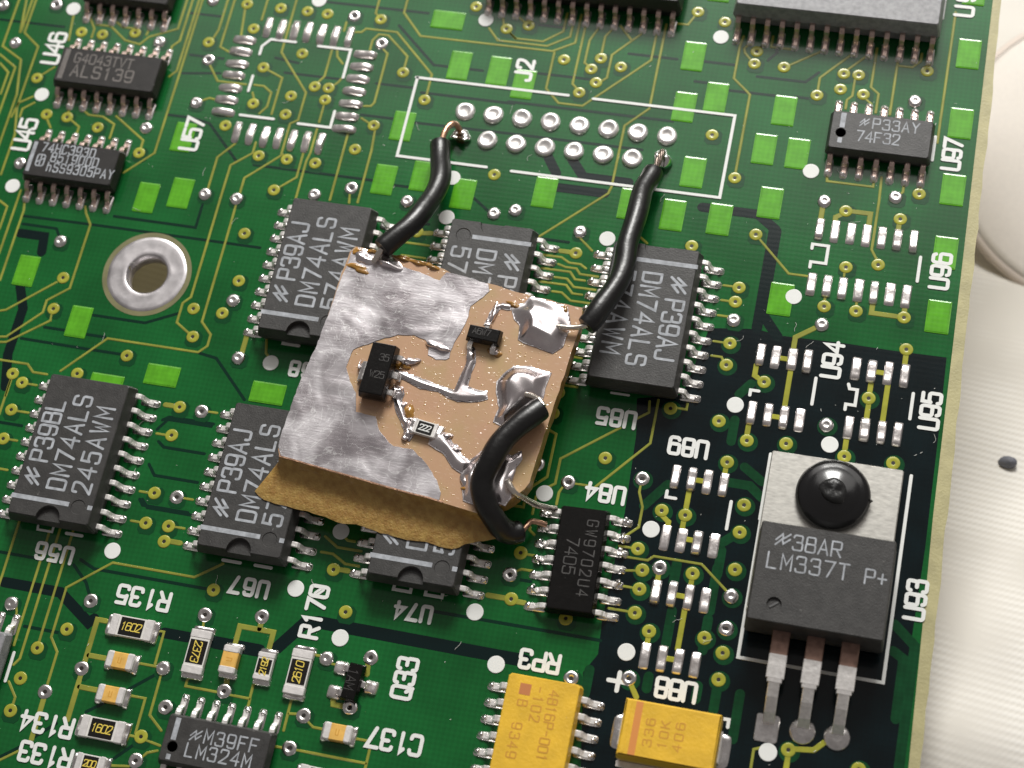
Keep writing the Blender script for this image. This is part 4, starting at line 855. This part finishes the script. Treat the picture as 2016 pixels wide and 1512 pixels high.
# ================================================================ CHIPS
def gull(w, hm, tip, fil=True, mats=('tin_lead', 'solder')):
    """lead leaving a body side at x=0 towards +x, tip on the board"""
    m = MB(); t = .2; k = tip / 1.45
    cl = [(-.15, hm), (.18, hm), (.38, hm - .06), (.50, hm - .22), (.60 * k, .55), (.72 * k, .28), (.86 * k, .16), (1.1 * k, .13), (tip, .12)]
    for a in (0,):
        top = []; bot = []
        for i, p in enumerate(cl):
            d = Vector((cl[min(i + 1, len(cl) - 1)][0] - cl[max(i - 1, 0)][0], cl[min(i + 1, len(cl) - 1)][1] - cl[max(i - 1, 0)][1])).normalized(); n = Vector((-d.y, d.x)) * t / 2
            top.append((p[0] + n.x, p[1] + n.y)); bot.append((p[0] - n.x, p[1] - n.y))
        e = .06; rings = []
        for (tx, tz), (bx, bz) in zip(top, bot): rings.append([(bx, -w / 2, bz), (bx, w / 2, bz), (tx, w / 2, tz - .04), (tx, w / 2 - e, tz), (tx, -w / 2 + e, tz), (tx, -w / 2, tz - .04)])
        m.skin([r[::-1] for r in rings], 0); m.add(rings[-1], [(0, 1, 2, 3, 4, 5)], 0); m.add(rings[0], [(5, 4, 3, 2, 1, 0)], 0)
    if fil:
        d = dome(.66, 1.75, .13, 77); o = len(m.v); d.v = [(y + tip - .55, x, z) for x, y, z in d.v]; m.add(d.v, [f[::-1] for f in d.f], 1, True)
        d = lump(.55, .58, .3, int(w * 100 + tip * 10), 12, 5, .08); m.add([(x + tip + .02, y, z + .02) for x, y, z in d.v], d.f, 1, True)
    return m.mesh('lead', list(mats))
def chip_body(L, W, zt, notch=1.0, dimple=None, c=.14, zm=None, draft=.3, z0=.18):
    m = MB(); zm = zm or zt * .5
    def out(d, nt):
        o = rect(0, 0, L - 2 * d, W - 2 * d, c)
        if nt:
            x0 = -L / 2 + d; arc = [(x0 + nt * math.sin(math.pi * i / 12) * 1.05, nt * math.cos(math.pi * i / 12)) for i in range(13)]
            o = o[:6] + [o[6]] + [a for a in arc] + [o[7]]
        return o
    df = lambda z: draft * abs(z - zm) / (zt - zm)
    fl = zt - (.42 if notch else .06)
    r0 = out(df(z0), 0); r1 = out(0, 0); r2 = out(df(fl), 0)
    m.skin([[(x, y, z0) for x, y in r0], [(x, y, zm) for x, y in r1], [(x, y, fl) for x, y in r2]]); m.cap(r2, fl); m.cap(r0, z0, up=False)
    a, b, e = out(df(fl), notch), out(df(zt - .06), notch), out(df(zt) + .05, notch)
    m.skin([[(x, y, fl) for x, y in a], [(x, y, zt - .06) for x, y in b], [(x, y, zt) for x, y in e]])
    hs = []
    if dimple:
        h = circ(dimple[0], dimple[1], dimple[2], 24); hs = [h]; m.skin([[(x, y, zt) for x, y in h], [(x, y, zt - .06) for x, y in inset(h, .05)]]); m.cap(inset(h, .05), zt - .06)
    m.cap(e, zt, hs); return m
LEADS = {}
def chip(label, loc, rot, n, L, W, zt, tip, pm, marks, notch=1.0, dimple=None, group=None, name='logic_chip', cat='chip', skip=(), lm=('tin_lead', 'solder'), draft=.3, ink='ink'):
    t = thing(name, label, cat, (loc[0], loc[1], 0), rot, group)
    part('body', chip_body(L, W, zt, notch, dimple, draft=draft).mesh('body', pm), t)
    key = (zt, tip, lm)
    if key not in LEADS: LEADS[key] = gull(.43, zt * .5, tip, True, lm)
    for s in (-1, 1):
        for i in range(n // 2):
            if (s, i) in skip: continue
            part('lead', LEADS[key], t, ((i - (n // 2 - 1) / 2) * 1.27, s * W / 2, 0), 90 * s)
    for mk in marks:
        mb = MB()
        if mk[0] == 'bar': mb.prism([(mk[1], mk[2]), (mk[3], mk[2]), (mk[3], mk[4]), (mk[1], mk[4])], zt, zt + .012)
        else: letters(mb, mk[0], mk[1], mk[2], mk[3], mk[4], zt + .008, mk[5], mk[6] if len(mk) > 6 else .6, jitter=.015)
        part('pin_one_bar' if mk[0] == 'bar' else 'marking', mb.mesh('marking', ink), t)
    return t
def wide_marks(a, b, c): return [('~', -2.78, 2.26, 1.45, 1, .22, .75), (a, -1.02, 2.24, 1.5, 1.115, .215, .54), (b, -3.15, .08, 1.5, 1.215, .215, .54), (c, -3.12, -2.1, 1.5, 1.31, .215, .56), ('bar', -4.82, -1.45, -4.44, 3.55)]
dm = (-4.72, -2.25, .62)
def sow(label, loc, rot, marks, **k): return chip(label, loc, rot, 20, 12.75, 7.5, 2.5, 1.42, 'plastic_grey', marks, 1.02, dm, 'wide grey twenty-pin chips with white bars', **k)
std = wide_marks('P39AJ', 'DM74ALS', '574AWM'); sq = ('bar', -4.82, -3.45, -4.45, -3.05)
sow('wide grey chip just above the printed U56, fully uncovered', (-24.83, -36.58), 90, wide_marks('P39BL', 'DM74ALS', '245AWM') + [sq])
sow('wide grey chip right of the mounting hole, its corner under the copper board', (-8.62, -17.65), 90, std)
sow('wide grey chip above the printed U67, top end under the copper board', (-8.62, -36.55), 90, std + [sq])
sow('wide grey chip whose top end shows between the two upper wires', (5.3, -17.6), -90, std)
sow('wide grey chip above the printed U74, mostly hidden by the copper board', (5.38, -36.45), 90, std + [sq])
sow('wide grey chip above the printed U85 with a black wire lying on it', (19.15, -17.6), -90, std)
SO = dict(zt=1.6, tip=1.28)
def so(label, loc, rot, n, pm, marks, **k): return chip(label, loc, rot, n, 8.65 if n == 14 else 9.9, 3.95, 1.6, 1.42, pm, marks, k.pop('notch', 0), k.pop('dimple', None), 'narrow small-outline chips', draft=.22, **k)
BR = ('room_tint_lead', 'solder_dull')
so('narrow black chip beside the printed U46, with tan marking', (-32.65, -1.0), 0, 16, 'plastic_dark', [('G4043TVT', -3.1, .8, .95, .72, .13, .55), ('ALS139', -2.95, -.5, 1.15, 1.03, .17, .6), ('bar', -4.45, -1.5, -3.98, 1.6)], ink='ink_brown', dimple=None, lm=BR)
so('narrow dark chip beside the printed U45, three lines of white marking', (-33.15, -10.6), 0, 14, 'plastic_dark', [('74HC393D', -2.85, 1.12, .85, .65, .12, .5), ('851900D', -1.72, .25, .85, .66, .12, .5), ('hSS9305PAY', -1.85, -.72, .85, .645, .12, .48), ('@', -2.85, -.2, 1.1, 1, .13, .65), ('bar', -3.95, -1.4, -3.6, 1.55)], lm=BR)
so('narrow black chip in the top left corner, cut by the frame', (-33.25, 8.1), 0, 14, 'plastic_dark', [], lm=BR)
so('narrow grey chip beside the printed U97 near the right board edge', (35.45, 1.75), 0, 14, 'plastic_grey', [('~', -1.42, .92, .8, 1, .1, .75), ('P33AY', -.45, .92, .95, .80, .12, .58), ('74F32', -1.62, -.38, .95, .73, .12, .56), ('bar', -3.42, .2, -3.0, 1.6), ('bar', -3.42, -1.25, -3.05, -.75)], dimple=(-3.25, -.28, .45), lm=BR)
so('narrow grey chip at the lower edge of the frame below the two slim resistors', (-6.62, -57.6), 0, 14, 'plastic_grey', [('~', -1.66, .52, .9, 1, .11, .8), ('M39FF', -.65, .6, 1.0, .91, .13, .6), ('LM324M', -1.83, -.62, 1.0, .91, .13, .6), ('bar', -3.55, -.1, -3.15, 1.6), ('bar', -3.55, -1.6, -3.2, -1.2)], dimple=(-3.28, -.62, .45))
so('narrow chip with painted silvery sheen at the far left edge of the frame', (-29.75, -53.9), 0, 14, 'plastic_sheen', [])
t84 = so('narrow glossy black chip joined to the patch by two wires', (17.62, -38.4), -87.6, 14, 'plastic_gloss', [('GW9702U4', -2.95, .82, .85, .80, .1, .55), ('7405', -1.3, -.5, .95, .76, .1, .6)], ink='ink_dim')
chip('long dark chip at the top middle edge of the frame, fourteen legs showing', (8.1, 15.3), 0, 28, 17.9, 7.5, 2.5, 1.42, 'plastic_dark', [], 0, None, 'long chips cut by the top of the frame', lm=BR)
chip('long chip with painted pale sheen at the top right edge of the frame', (30.3, 15.25), 0, 28, 17.6, 7.0, 2.9, 1.65, 'plastic_sheen', [], 0, None, 'long chips cut by the top of the frame', lm=BR)

for k in range(9):                                                   # messy hand soldering round the glossy chip
    s = -1 if k < 5 else 1; i = (0, 1, 2, 3, 5, 0, 1, 2, 4)[k]
    part('solder_joint', lump(.8, .6, .42, 90 + k, 16, 6, .2).mesh('solder_joint', 'solder'), t84, ((i - 3) * 1.27 + random.uniform(-.1, .1), s * 3.15, .05), random.uniform(0, 180))

# ================================================================ REGULATOR WITH METAL TAB, held by a black nylon rivet
reg = thing('voltage_regulator', 'big three-legged regulator with bare metal tab beside the printed U93', 'regulator', (36.15, -37.6, 0))
mb = MB(); mb.prism(rect(-.15, 4.0, 10.15, 13.0, .12), .12, 1.32, .08); part('tab', mb.mesh('tab', 'nickel_tab'), reg)
mb = MB(); m = MB()
o0, o1, o2 = rect(.02, -.1, 10.25, 7.9, .1), rect(.02, -.1, 10.3, 7.95, .12), rect(.02, -.05, 9.95, 7.65, .12)
mb.skin([[(x, y, .25) for x, y in inset(o0, .25)], [(x, y, 1.8) for x, y in o1], [(x, y, 4.3) for x, y in o2], [(x, y, 4.4) for x, y in inset(o2, .08)]])
h = circ(-3.13, -2.5, .56, 24); mb.cap(inset(o2, .08), 4.4, [h]); mb.skin([[(x, y, 4.4) for x, y in h], [(x, y, 4.2) for x, y in inset(h, .04)]]); mb.cap(inset(h, .04), 4.2); part('body', mb.mesh('body', 'plastic_grey'), reg)
mb = MB(); mb.strip([(-3.4, -2.7), (-2.88, -2.3)], .18, 4.21, .06); part('moulded_mark', mb.mesh('moulded_mark', 'plastic_lit'), reg)
for s, x, y, h, adv, n in (('~', -3.2, 2.5, 1.05, 1, 0), ('38AR', -2.1, 2.42, 1.15, .95, 0), ('LM337T', -3.75, .8, 1.2, 1.05, 0), ('P', 3.42, .75, 1.1, .9, 0), ('+', 4.32, .72, 1.1, .9, 0)):
    mb = MB(); letters(mb, s, x, y, h, adv, 4.408, .13, .6 if s != '~' else .85); part('marking', mb.mesh('marking', 'ink'), reg)
for k in range(3):
    x = -2.28 + 2.54 * k; mb = MB()
    def bar(w, pts, mi):
        rings = []
        for y, z in pts: rings.append([(x - w / 2, y, z - .22), (x + w / 2, y, z - .22), (x + w / 2, y, z + .16), (x + w / 2 - .06, y, z + .22), (x - w / 2 + .06, y, z + .22), (x - w / 2, y, z + .16)])
        mb.skin(rings, mi); mb.add(rings[0], [tuple(range(6))], mi); mb.add(rings[-1], [tuple(range(6))[::-1]], mi)
    bar(1.32, [(-3.9, 2.55), (-5.75, 2.55)], 0); bar(1.34, [(-5.75, 2.56), (-6.6, 2.52), (-7.5, 2.42)], 1)
    bar(1.1, [(-7.5, 2.41), (-7.8, 2.34)], 1); bar(.86, [(-7.8, 2.33), (-8.8, 1.8), (-9.8, 1.0), (-10.35, .3), (-10.45, .0)], 1)
    part('lead', mb.mesh('lead', ['brown_lead', 'tin_lead']), reg)
    mb = MB()
    if k == 0: mb.prism(rect(x - .05, -10.75, 1.75, 2.1, .15), .004, .1, .05)
    else: mb.lathe([(1.0, .004), (.98, .1), (.85, .2), (.6, .3), (.4, .42)], 24, (x, -10.5))
    part('solder_joint', mb.mesh('solder_joint', 'solder'), reg)
rv = thing('nylon_rivet', 'black domed nylon rivet head on the metal tab', 'rivet', (36.04, -30.1, 1.32))
mb = MB(); mb.lathe([(2.72, .0), (2.86, .2), (2.84, .5), (2.65, .8), (2.35, .98), (2.1, 1.04), (1.92, 1.14), (1.5, 1.30), (.95, 1.46)], 48, close=False); part('head', mb.mesh('head', 'nylon_black'), rv)
mb = lump(2.15, 2.05, .38, 17, 26, 8, .07, 0); mb.v = [(x, y, z * .9 + 1.36 + .05 * math.sin(7 * x + 2) * math.cos(6 * y)) for x, y, z in mb.v]; part('stem', mb.mesh('stem', 'nylon_chip'), rv)
mb = MB(); mb.add([(2.75, .2, .5), (3.05, -.05, .55), (2.72, -.35, .45), (2.8, -.05, .75)], [(0, 1, 3), (1, 2, 3), (0, 2, 1)]); part('burr', mb.mesh('burr', 'nylon_black'), rv)

# ================================================================ RESISTOR PACK AND TANTALUM CAPACITOR
rp = thing('resistor_pack', 'yellow resistor network with sixteen legs below the printed RP3', 'resistor pack', (17.15, -53.42, 0), -90)
part('body', chip_body(10.9, 5.75, 2.2, 0, None, c=.2, draft=.16).mesh('body', 'yellow_case'), rp)
lm = gull(.5, 1.1, 1.35)
for s in (-1, 1):
    for i in range(8): part('lead', lm, rp, ((i - 3.5) * 1.27, s * 2.87, 0), 90 * s)
mb = MB(); mb.prism(rect(-4.25, -1.3, .85, .85), 2.2, 2.21); part('pin_one_mark', mb.mesh('pin_one_mark', 'rust_square'), rp)
for s, x, y, adv in (('4816P-001', -4.3, .92, .60), ('-102', -4.4, -.19, .72), ('B', -3.2, -1.3, 1), ('9349', -1.45, -1.36, .72)):
    mb = MB(); letters(mb, s, x, y, .72, adv, 2.208, .1, .6, jitter=.02); part('marking', mb.mesh('marking', 'ink_orange'), rp)
tc = thing('tantalum_capacitor', 'yellow block capacitor with orange band below the printed U88', 'capacitor', (27.0, -50.62, 0))
mb = MB(); o = rect(0, 0, 7.3, 4.4, .06); a = [(x, y) for x, y in o]
mb.skin([[(x, y, .3) for x, y in inset(o, .1)], [(x, y, 1.5) for x, y in o], [(x, y, 2.62) for x, y in inset(o, .1)], [(x, y, 2.72) for x, y in inset(o, .22)]]); mb.cap(inset(o, .22), 2.72)
mb.prism([(-3.38, -1.95), (-3.05, -1.95), (-3.05, 1.95), (-3.38, 1.95)], 2.72, 2.74, .02); part('body', mb.mesh('body', 'yellow_case'), tc)
mb = MB(); mb.prism([(-2.74, -1.98), (-2.22, -1.98), (-2.22, 1.98), (-2.74, 1.98)], 2.72, 2.732); part('polarity_band', mb.mesh('polarity_band', 'orange_band'), tc)
for s in (-1, 1):
    mb = MB(); mb.prism([(3.2 * s, -1.2), (3.2 * s, 1.2), (3.78 * s, 1.2), (3.78 * s, -1.2)], .06, 1.25, .08); part('terminal', mb.mesh('terminal', 'tin_lead'), tc)
    part('solder_joint', dome(1.9, 2.6, .14, 4 + s).mesh('solder_joint', 'solder'), tc, (3.5 * s, 0, .004))
mb = MB(); mb.prism(rect(-.9, -2.35, 5.6, .5, .05), .05, .2, .03); part('base_plate', mb.mesh('base_plate', 'tin_lead'), tc)
for s, x, y, adv in (('336', -1.48, -.92, .78), ('10K', -.38, -.88, .76), ('406', .72, -.92, .82)):
    mb = MB(); letters(mb, s, x, y, .62, adv, 2.728, .095, .75, 90, jitter=.02); part('marking', mb.mesh('marking', 'ink_orange'), tc)

# ================================================================ SMALL RESISTORS, CAPACITORS, TRANSISTORS
def resistor(label, x, y, rot, L, W, text, trot=0, z=.0, h=.55, name='chip_resistor', parent=None, ink='ink_yellow', th=.52, cover=.29):
    t = thing(name, label, 'resistor', (x, y, z), rot, 'flat surface-mount resistors')
    mb = MB(); mb.prism(rect(0, 0, L, W, .04), .06, h, .03); part('body', mb.mesh('body', 'ceramic_white'), t)
    g = L * cover; mb = MB(); mb.prism(rect(0, 0, 2 * g - .12, W - .2, .03), h, h + .03, .01); part('coating', mb.mesh('coating', 'black_glaze'), t)
    for s in (-1, 1):
        mb = MB(); mb.prism(rect(s * (L / 2 - (L / 2 - g) * .42), 0, (L / 2 - g) * .92, W + .08, .07), .04, h + .035, .06); part('end_cap', mb.mesh('end_cap', 'end_metal'), t)
        part('solder_joint', dome(.62, W + .24, h * .62, int(x * 7) + s).mesh('solder_joint', 'solder'), t, (s * (L / 2 + .12), 0, .004))
    adv = th * .68; mb = MB(); n = len(text)
    c, q = math.cos(R(trot)), math.sin(R(trot)); letters(mb, text, -c * adv * (n - 1) / 2, -q * adv * (n - 1) / 2, th, adv, h + .04, .075, .6, trot, slant=.12); part('marking', mb.mesh('marking', ink), t)
    return t
resistor('white-ended flat resistor just below the printed R135', -16.15, -49.65, 0, 3.55, 1.62, '1602', th=.62)
resistor('white-ended flat resistor beside the printed R134', -16.15, -57.8, 0, 3.55, 1.62, '1602', th=.62)
resistor('white-ended flat resistor beside the printed R133, cut by the frame', -16.3, -60.55, 0, 2.3, 1.35, '200', th=.5)
resistor('long upright resistor marked 2373 left of an upright tan capacitor', -10.4, -50.6, -90, 3.45, 1.62, '2373', th=.62)
resistor('small upright resistor between the tan capacitor and the larger upright resistor', -4.8, -50.75, 90, 2.15, 1.3, '2192', th=.5)
resistor('long upright resistor below the printed R170, left of a small black transistor', -2.02, -50.7, 90, 3.5, 1.62, '2610', th=.62)
resistor('resistor at the lower frame edge below C137, only its top end showing', 1.75, -58.35, 0, 3.5, 1.7, '', th=.5)
def capacitor(label, x, y, rot):
    t = thing('ceramic_capacitor', label, 'capacitor', (x, y, 0), rot, 'small tan ceramic capacitors')
    mb = MB(); mb.prism(rect(0, 0, 1.3, 1.28, .05), .08, .78, .07); part('body', mb.mesh('body', 'ceramic_tan'), t)
    mb = MB(); mb.strip([(-.12, .22), (-.12, -.22), (.1, -.22), (.1, .22)], .06, .785); part('marking', mb.mesh('marking', 'ink_orange'), t)
    for s in (-1, 1):
        mb = MB(); mb.prism(rect(s * .82, 0, .62, 1.34, .12), .05, .82, .1); part('end_cap', mb.mesh('end_cap', 'end_metal'), t)
        part('solder_joint', dome(.55, 1.6, .32, int(y) + s).mesh('solder_joint', 'solder'), t, (s * 1.16, 0, .004))
capacitor('small tan capacitor just under the resistor at R135', -16.22, -52.4, 0)
capacitor('small tan capacitor just above the resistor at R134', -16.18, -55.1, 0)
capacitor('small upright tan capacitor between two upright resistors', -7.6, -50.75, 90)
capacitor('small tan capacitor left of the printed C137', 2.2, -54.7, 0)
def sot(label, x, y, z, rot, L, W, h, leads, text, pm='plastic_gloss', name='transistor', ink='ink_dim', th=.6, lt=None):
    t = thing(name, label, 'transistor', (x, y, z), rot, 'small black transistors')
    m = chip_body(L, W, h, 0, None, c=.05, draft=.14, z0=.05, zm=h * .45); part('body', m.mesh('body', pm), t)
    for lx, s, w in leads:
        me = gull(w, h * .42, .62, False, ('solder', 'solder')); part('lead', me, t, (lx, s * W / 2, 0), 90 * s)
    for s, tx, ty, tr in text:
        mb = MB(); letters(mb, s, tx, ty, th, th * .75, h + .008, .06, .62, tr); part('marking', mb.mesh('marking', ink), t)
    return t
q33 = sot('small black transistor left of the printed Q33', 2.42, -50.72, 0, -93, 3.0, 1.35, 1.0, [], [('1AM', -.7, -.1, 0)], ink='ink_dim', th=.75)
for lx, s in ((-.95, -1), (.98, -1), (-.02, 1)):
    part('lead', gull(.5, .42, .7, False, ('solder', 'solder')), q33, (lx, s * .67, 0), 90 * s)
    part('solder_joint', dome(1.05, 1.15, .3, 40 + int(lx * 3)).mesh('solder_joint', 'solder_dull'), q33, (lx, s * 1.35, .004))

# ================================================================ PATCH BOARD OF COPPER-CLAD LAMINATE
pb = thing('patch_board', 'hand-cut square of copper-clad brown laminate with tinned foil lying on the chips', 'patch board')
n = 40
def resample(p, n):
    d = [0]
    for a, b in zip(p, p[1:]): d.append(d[-1] + math.hypot(b[0] - a[0], b[1] - a[1]))
    out = []; k = 0
    for i in range(n):
        s = d[-1] * i / (n - 1)
        while k < len(p) - 2 and d[k + 1] < s: k += 1
        t = (s - d[k]) / max(1e-6, d[k + 1] - d[k]); out.append((p[k][0] + t * (p[k + 1][0] - p[k][0]), p[k][1] + t * (p[k + 1][1] - p[k][1])))
    return out
ed = resample(SUB_EDGE, n); lo = resample(SUB_LOW, n); rest = resample([ed[-1]] + SUB_REST + [ed[0]], 90)[1:-1]; rr = random.Random(3)
rest_t = [(x + rr.uniform(-.05, .05), y + rr.uniform(-.05, .05)) for x, y in rest]
mb = MB(); top = ed + rest_t; rings = [[(x, y, 4.2) for x, y in top]]
for f, z in ((.05, 3.95), (.11, 3.6), (.19, 3.25), (.30, 3.03), (.46, 2.90), (.64, 2.81), (.84, 2.73), (1.0, 2.60)):
    g = [(a[0] + (b[0] - a[0]) * f + rr.uniform(-.04, .04), a[1] + (b[1] - a[1]) * f + rr.uniform(-.05, .05) * (f > .3), z + rr.uniform(-.045, .045) * (f < 1)) for a, b in zip(ed, lo)]
    g += [(x + rr.uniform(-.04, .04) + .02 * (y < -30), y + rr.uniform(-.04, .04), z) for x, y in rest]; rings.append(g)
mb.skin(rings[::-1], 0, True); mb.cap(top, 4.2, mi=1); mb.cap([p[:2] for p in rings[-1]], 2.6, mi=0, up=False)
part('base', mb.mesh('base', ['phenolic', 'etched']), pb)
for k, nm in enumerate(('MAIN', 'MID', 'TOPR', 'LEAD', 'MIDR', 'RESL', 'RESR', 'BOTR')):
    o = FOIL[nm]; rr = random.Random(k); q = []
    for a, b in zip(o, o[1:] + o[:1]):
        s = max(1, int(math.hypot(b[0] - a[0], b[1] - a[1]) / .35))
        for i in range(s): q.append((a[0] + (b[0] - a[0]) * i / s + rr.uniform(-.035, .035), a[1] + (b[1] - a[1]) * i / s + rr.uniform(-.035, .035)))
    if area2(q) < 0: q = q[::-1]
    mb = MB(); mb.prism(q, 4.201, 4.25 + .004 * k, .02); part('foil', mb.mesh('foil', 'tinned_foil' if k == 0 else 'tinned_rough'), pb)
mb = MB(); q = [(x, y) for x, y in SUB_EDGE[:12]]; mb.strip([(x, y + .03) for x, y in q], .16, 4.205, .055, top=.7); part('copper_edge', mb.mesh('copper_edge', 'copper_wire'), pb)
for k, (x, y, rx, ry) in enumerate(((-4.9, -16.5, .9, .7), (-3.6, -16.35, 1.2, .5), (-1.0, -16.55, 1.6, .45), (.4, -16.75, 1.5, .5), (1.6, -16.95, 1.2, .55), (-4.4, -18.0, 1.9, .8), (1.2, -25.9, 1.3, .6), (2.6, -29.6, 1.0, 1.2), (8.3, -23.6, 1.1, .7), (9.0, -19.3, 1.4, .5), (8.6, -35.2, .9, .7), (13.0, -19.0, .8, .6))):
    part('flux_residue', lump(rx, ry, .2, 200 + k, 18, 6, .2, 0, 1.5).mesh('flux_residue', 'flux_amber'), pb, (x, y, 4.19 if y > -17 else 4.21), -10)
def puddle(poly, h, reach, seed, lean=.0):        # solder standing on a foil land: height grows with the distance from its edge
    rnd = random.Random(seed); ph = [rnd.uniform(0, 6.28) for _ in range(6)]; s = .13; xs = [q[0] for q in poly]; ys = [q[1] for q in poly]; idx = {}; m = MB()
    x0, y0 = min(xs), min(ys); ny = (max(ys) - y0) or 1
    for i in range(int((max(xs) - x0) / s) + 2):
        for j in range(int((max(ys) - y0) / s) + 2):
            x, y = x0 + i * s, y0 + j * s
            if not inside((x, y), poly): continue
            d = 9
            for a, b in zip(poly, poly[1:] + poly[:1]):
                ex, ey = b[0] - a[0], b[1] - a[1]; t = max(0, min(1, ((x - a[0]) * ex + (y - a[1]) * ey) / (ex * ex + ey * ey + 1e-9))); d = min(d, math.hypot(x - a[0] - t * ex, y - a[1] - t * ey))
            f = min(1, d / reach); f = f * f * (3 - 2 * f)
            z = h * f * (1 + .17 * math.sin(1.9 * x + ph[0]) + .15 * math.sin(1.7 * y + ph[1]) + .05 * math.sin(3.1 * x + 2.9 * y + ph[2]) - lean * (y - y0 - ny / 2) / ny)
            idx[i, j] = len(m.v); m.v.append((x, y, 4.262 + z))
    for (i, j) in list(idx):
        q = [(i, j), (i + 1, j), (i + 1, j + 1), (i, j + 1)]
        if all(k in idx for k in q): m.f.append([idx[k] for k in q]); m.m.append(0); m.sm.append(True)
    return m
for k, (nm, h, rch, ln) in enumerate((('TOPR', .75, 1.3, .7), ('MIDR', .7, 1.1, .5), ('BOTR', .5, .8, .4), ('RESL', .3, .4, .2), ('RESR', .32, .55, .3), ('MID', .2, .4, .2), ('LEAD', .25, .3, .2))):
    part('solder_puddle', puddle(FOIL[nm], h, rch, 31 + k, ln).mesh('solder_puddle', 'solder_lump'), pb)
for k, (x, y, rx, ry, h) in enumerate(BLOBS): part('solder_blob', lump(rx * 1.15, ry * 1.15, h, 50 + k, 30, 10, .17, taper=1.7).mesh('solder_blob', 'solder_lump'), pb, (x, y, 4.235), -14 if rx > 1.4 else 0)
mb = MB(); rr = random.Random(21); etch = ed + rest_t
for k in range(1000):
    x, y = rr.uniform(-6, 14), rr.uniform(-37, -17)
    if not inside((x, y), etch) or inside((x, y), FOIL['MAIN']) or rr.random() < .2: continue
    s = rr.choice((.03, .04, .05, .05, .07)); a = rr.uniform(.5, 1.0); e = len(mb.v); mb.lathe([(s, 0), (s * .8, s * .14), (s * .5, s * .24), (s * .12, s * .28)], 7)
    mb.v[e:] = [(x + math.cos(a) * u * 1.6 - math.sin(a) * v, y + math.sin(a) * u * 1.6 + math.cos(a) * v, 4.2 + z) for u, v, z in mb.v[e:]]
part('flux_drops', mb.mesh('flux_drops', 'flux_drop'), pb, kind='stuff')
sq = sot('power transistor with three soldered legs, largest black part on the copper patch', -.35, -26.95, 4.25, -92.5, 4.6, 2.2, 1.5, [(-1.5, 1, .45), (0, 1, .6), (1.5, 1, .45), (.1, -1, 1.6)], [('35', -1.0, .1, 90), ('W25', .5, -.3, 90)], th=.55)
sot('smallest black transistor, on the copper patch near the right-hand wire', 7.27, -22.5, 4.25, -3.5, 2.8, 1.35, 1.0, [(-.95, -1, .4), (.95, -1, .4), (0, 1, .4)], [('A6W7', -.75, .1, 0)], th=.5)
resistor('tiny resistor marked 222 soldered on the copper patch', 4.3, -30.92, -7.5, 1.95, 1.15, '222', z=4.26, h=.5, ink='silk', th=.46, cover=.36)

# ================================================================ WIRES
def wire(label, path, r, ends):
    t = thing('hook_up_wire', label, 'wire', path[0], 0, 'black insulated wires on the patch'); o = Vector(path[0])
    P = [Vector(p) - o for p in smooth_path(path, 8)]; rk = random.Random(len(label)); ph = rk.uniform(0, 6); P = [q + Vector((.10 * math.sin(i * .31 + ph), .10 * math.sin(i * .23 + 2 * ph), 0)) * min(1, i / 8, (len(P) - 1 - i) / 8) for i, q in enumerate(P)]; rad = [r * (1 + .025 * math.sin(i * .37 + ph)) * (.95 if i in (0, len(P) - 1) else 1) for i in range(len(P))]; mb = MB(); mb.tube(P, rad, 20); part('insulation', mb.mesh('insulation', 'pvc_black'), t)
    for key, mt, strands in ends:
        p, rad = BARE[key]; mb = MB(); q = [Vector(a) - o for a in smooth_path(p, 5)]
        if strands:
            for s in range(5):
                a = s * 1.256; mb.tube([v + Vector((.17 * math.cos(a + i * .35), .17 * math.sin(a + i * .35), .1 * math.sin(a + i * .35))) for i, v in enumerate(q)], .13, 7)
        else: mb.tube(q, rad, 10, wob=.05)
        part('bare_end', mb.mesh('bare_end', mt), t)
wire('shorter black wire from the left header pads to the copper patch', *WIRES['W1'], [('B1', 'copper_wire', False), ('B6', 'tinned_wire', False)])
wire('black wire crossing the grey chip above U85, twisted strands at its top end', *WIRES['W2'], [('B2', 'scorched_wire', True), ('B3', 'tinned_wire', False)])
wire('thick black wire bent in a hook over the lower right corner of the patch', *WIRES['W3'], [('B4', 'tinned_wire', False), ('B5', 'copper_wire', False)])
p, rad = BARE['LW']; t = thing('jumper_wire', 'short bare silver wire from the patch corner to the glossy black chip', 'wire', p[0]); o = Vector(p[0])
mb = MB(); mb.tube([Vector(a) - o for a in smooth_path(p, 6)], rad, 10, wob=.06); part('strand', mb.mesh('strand', 'tinned_wire'), t)
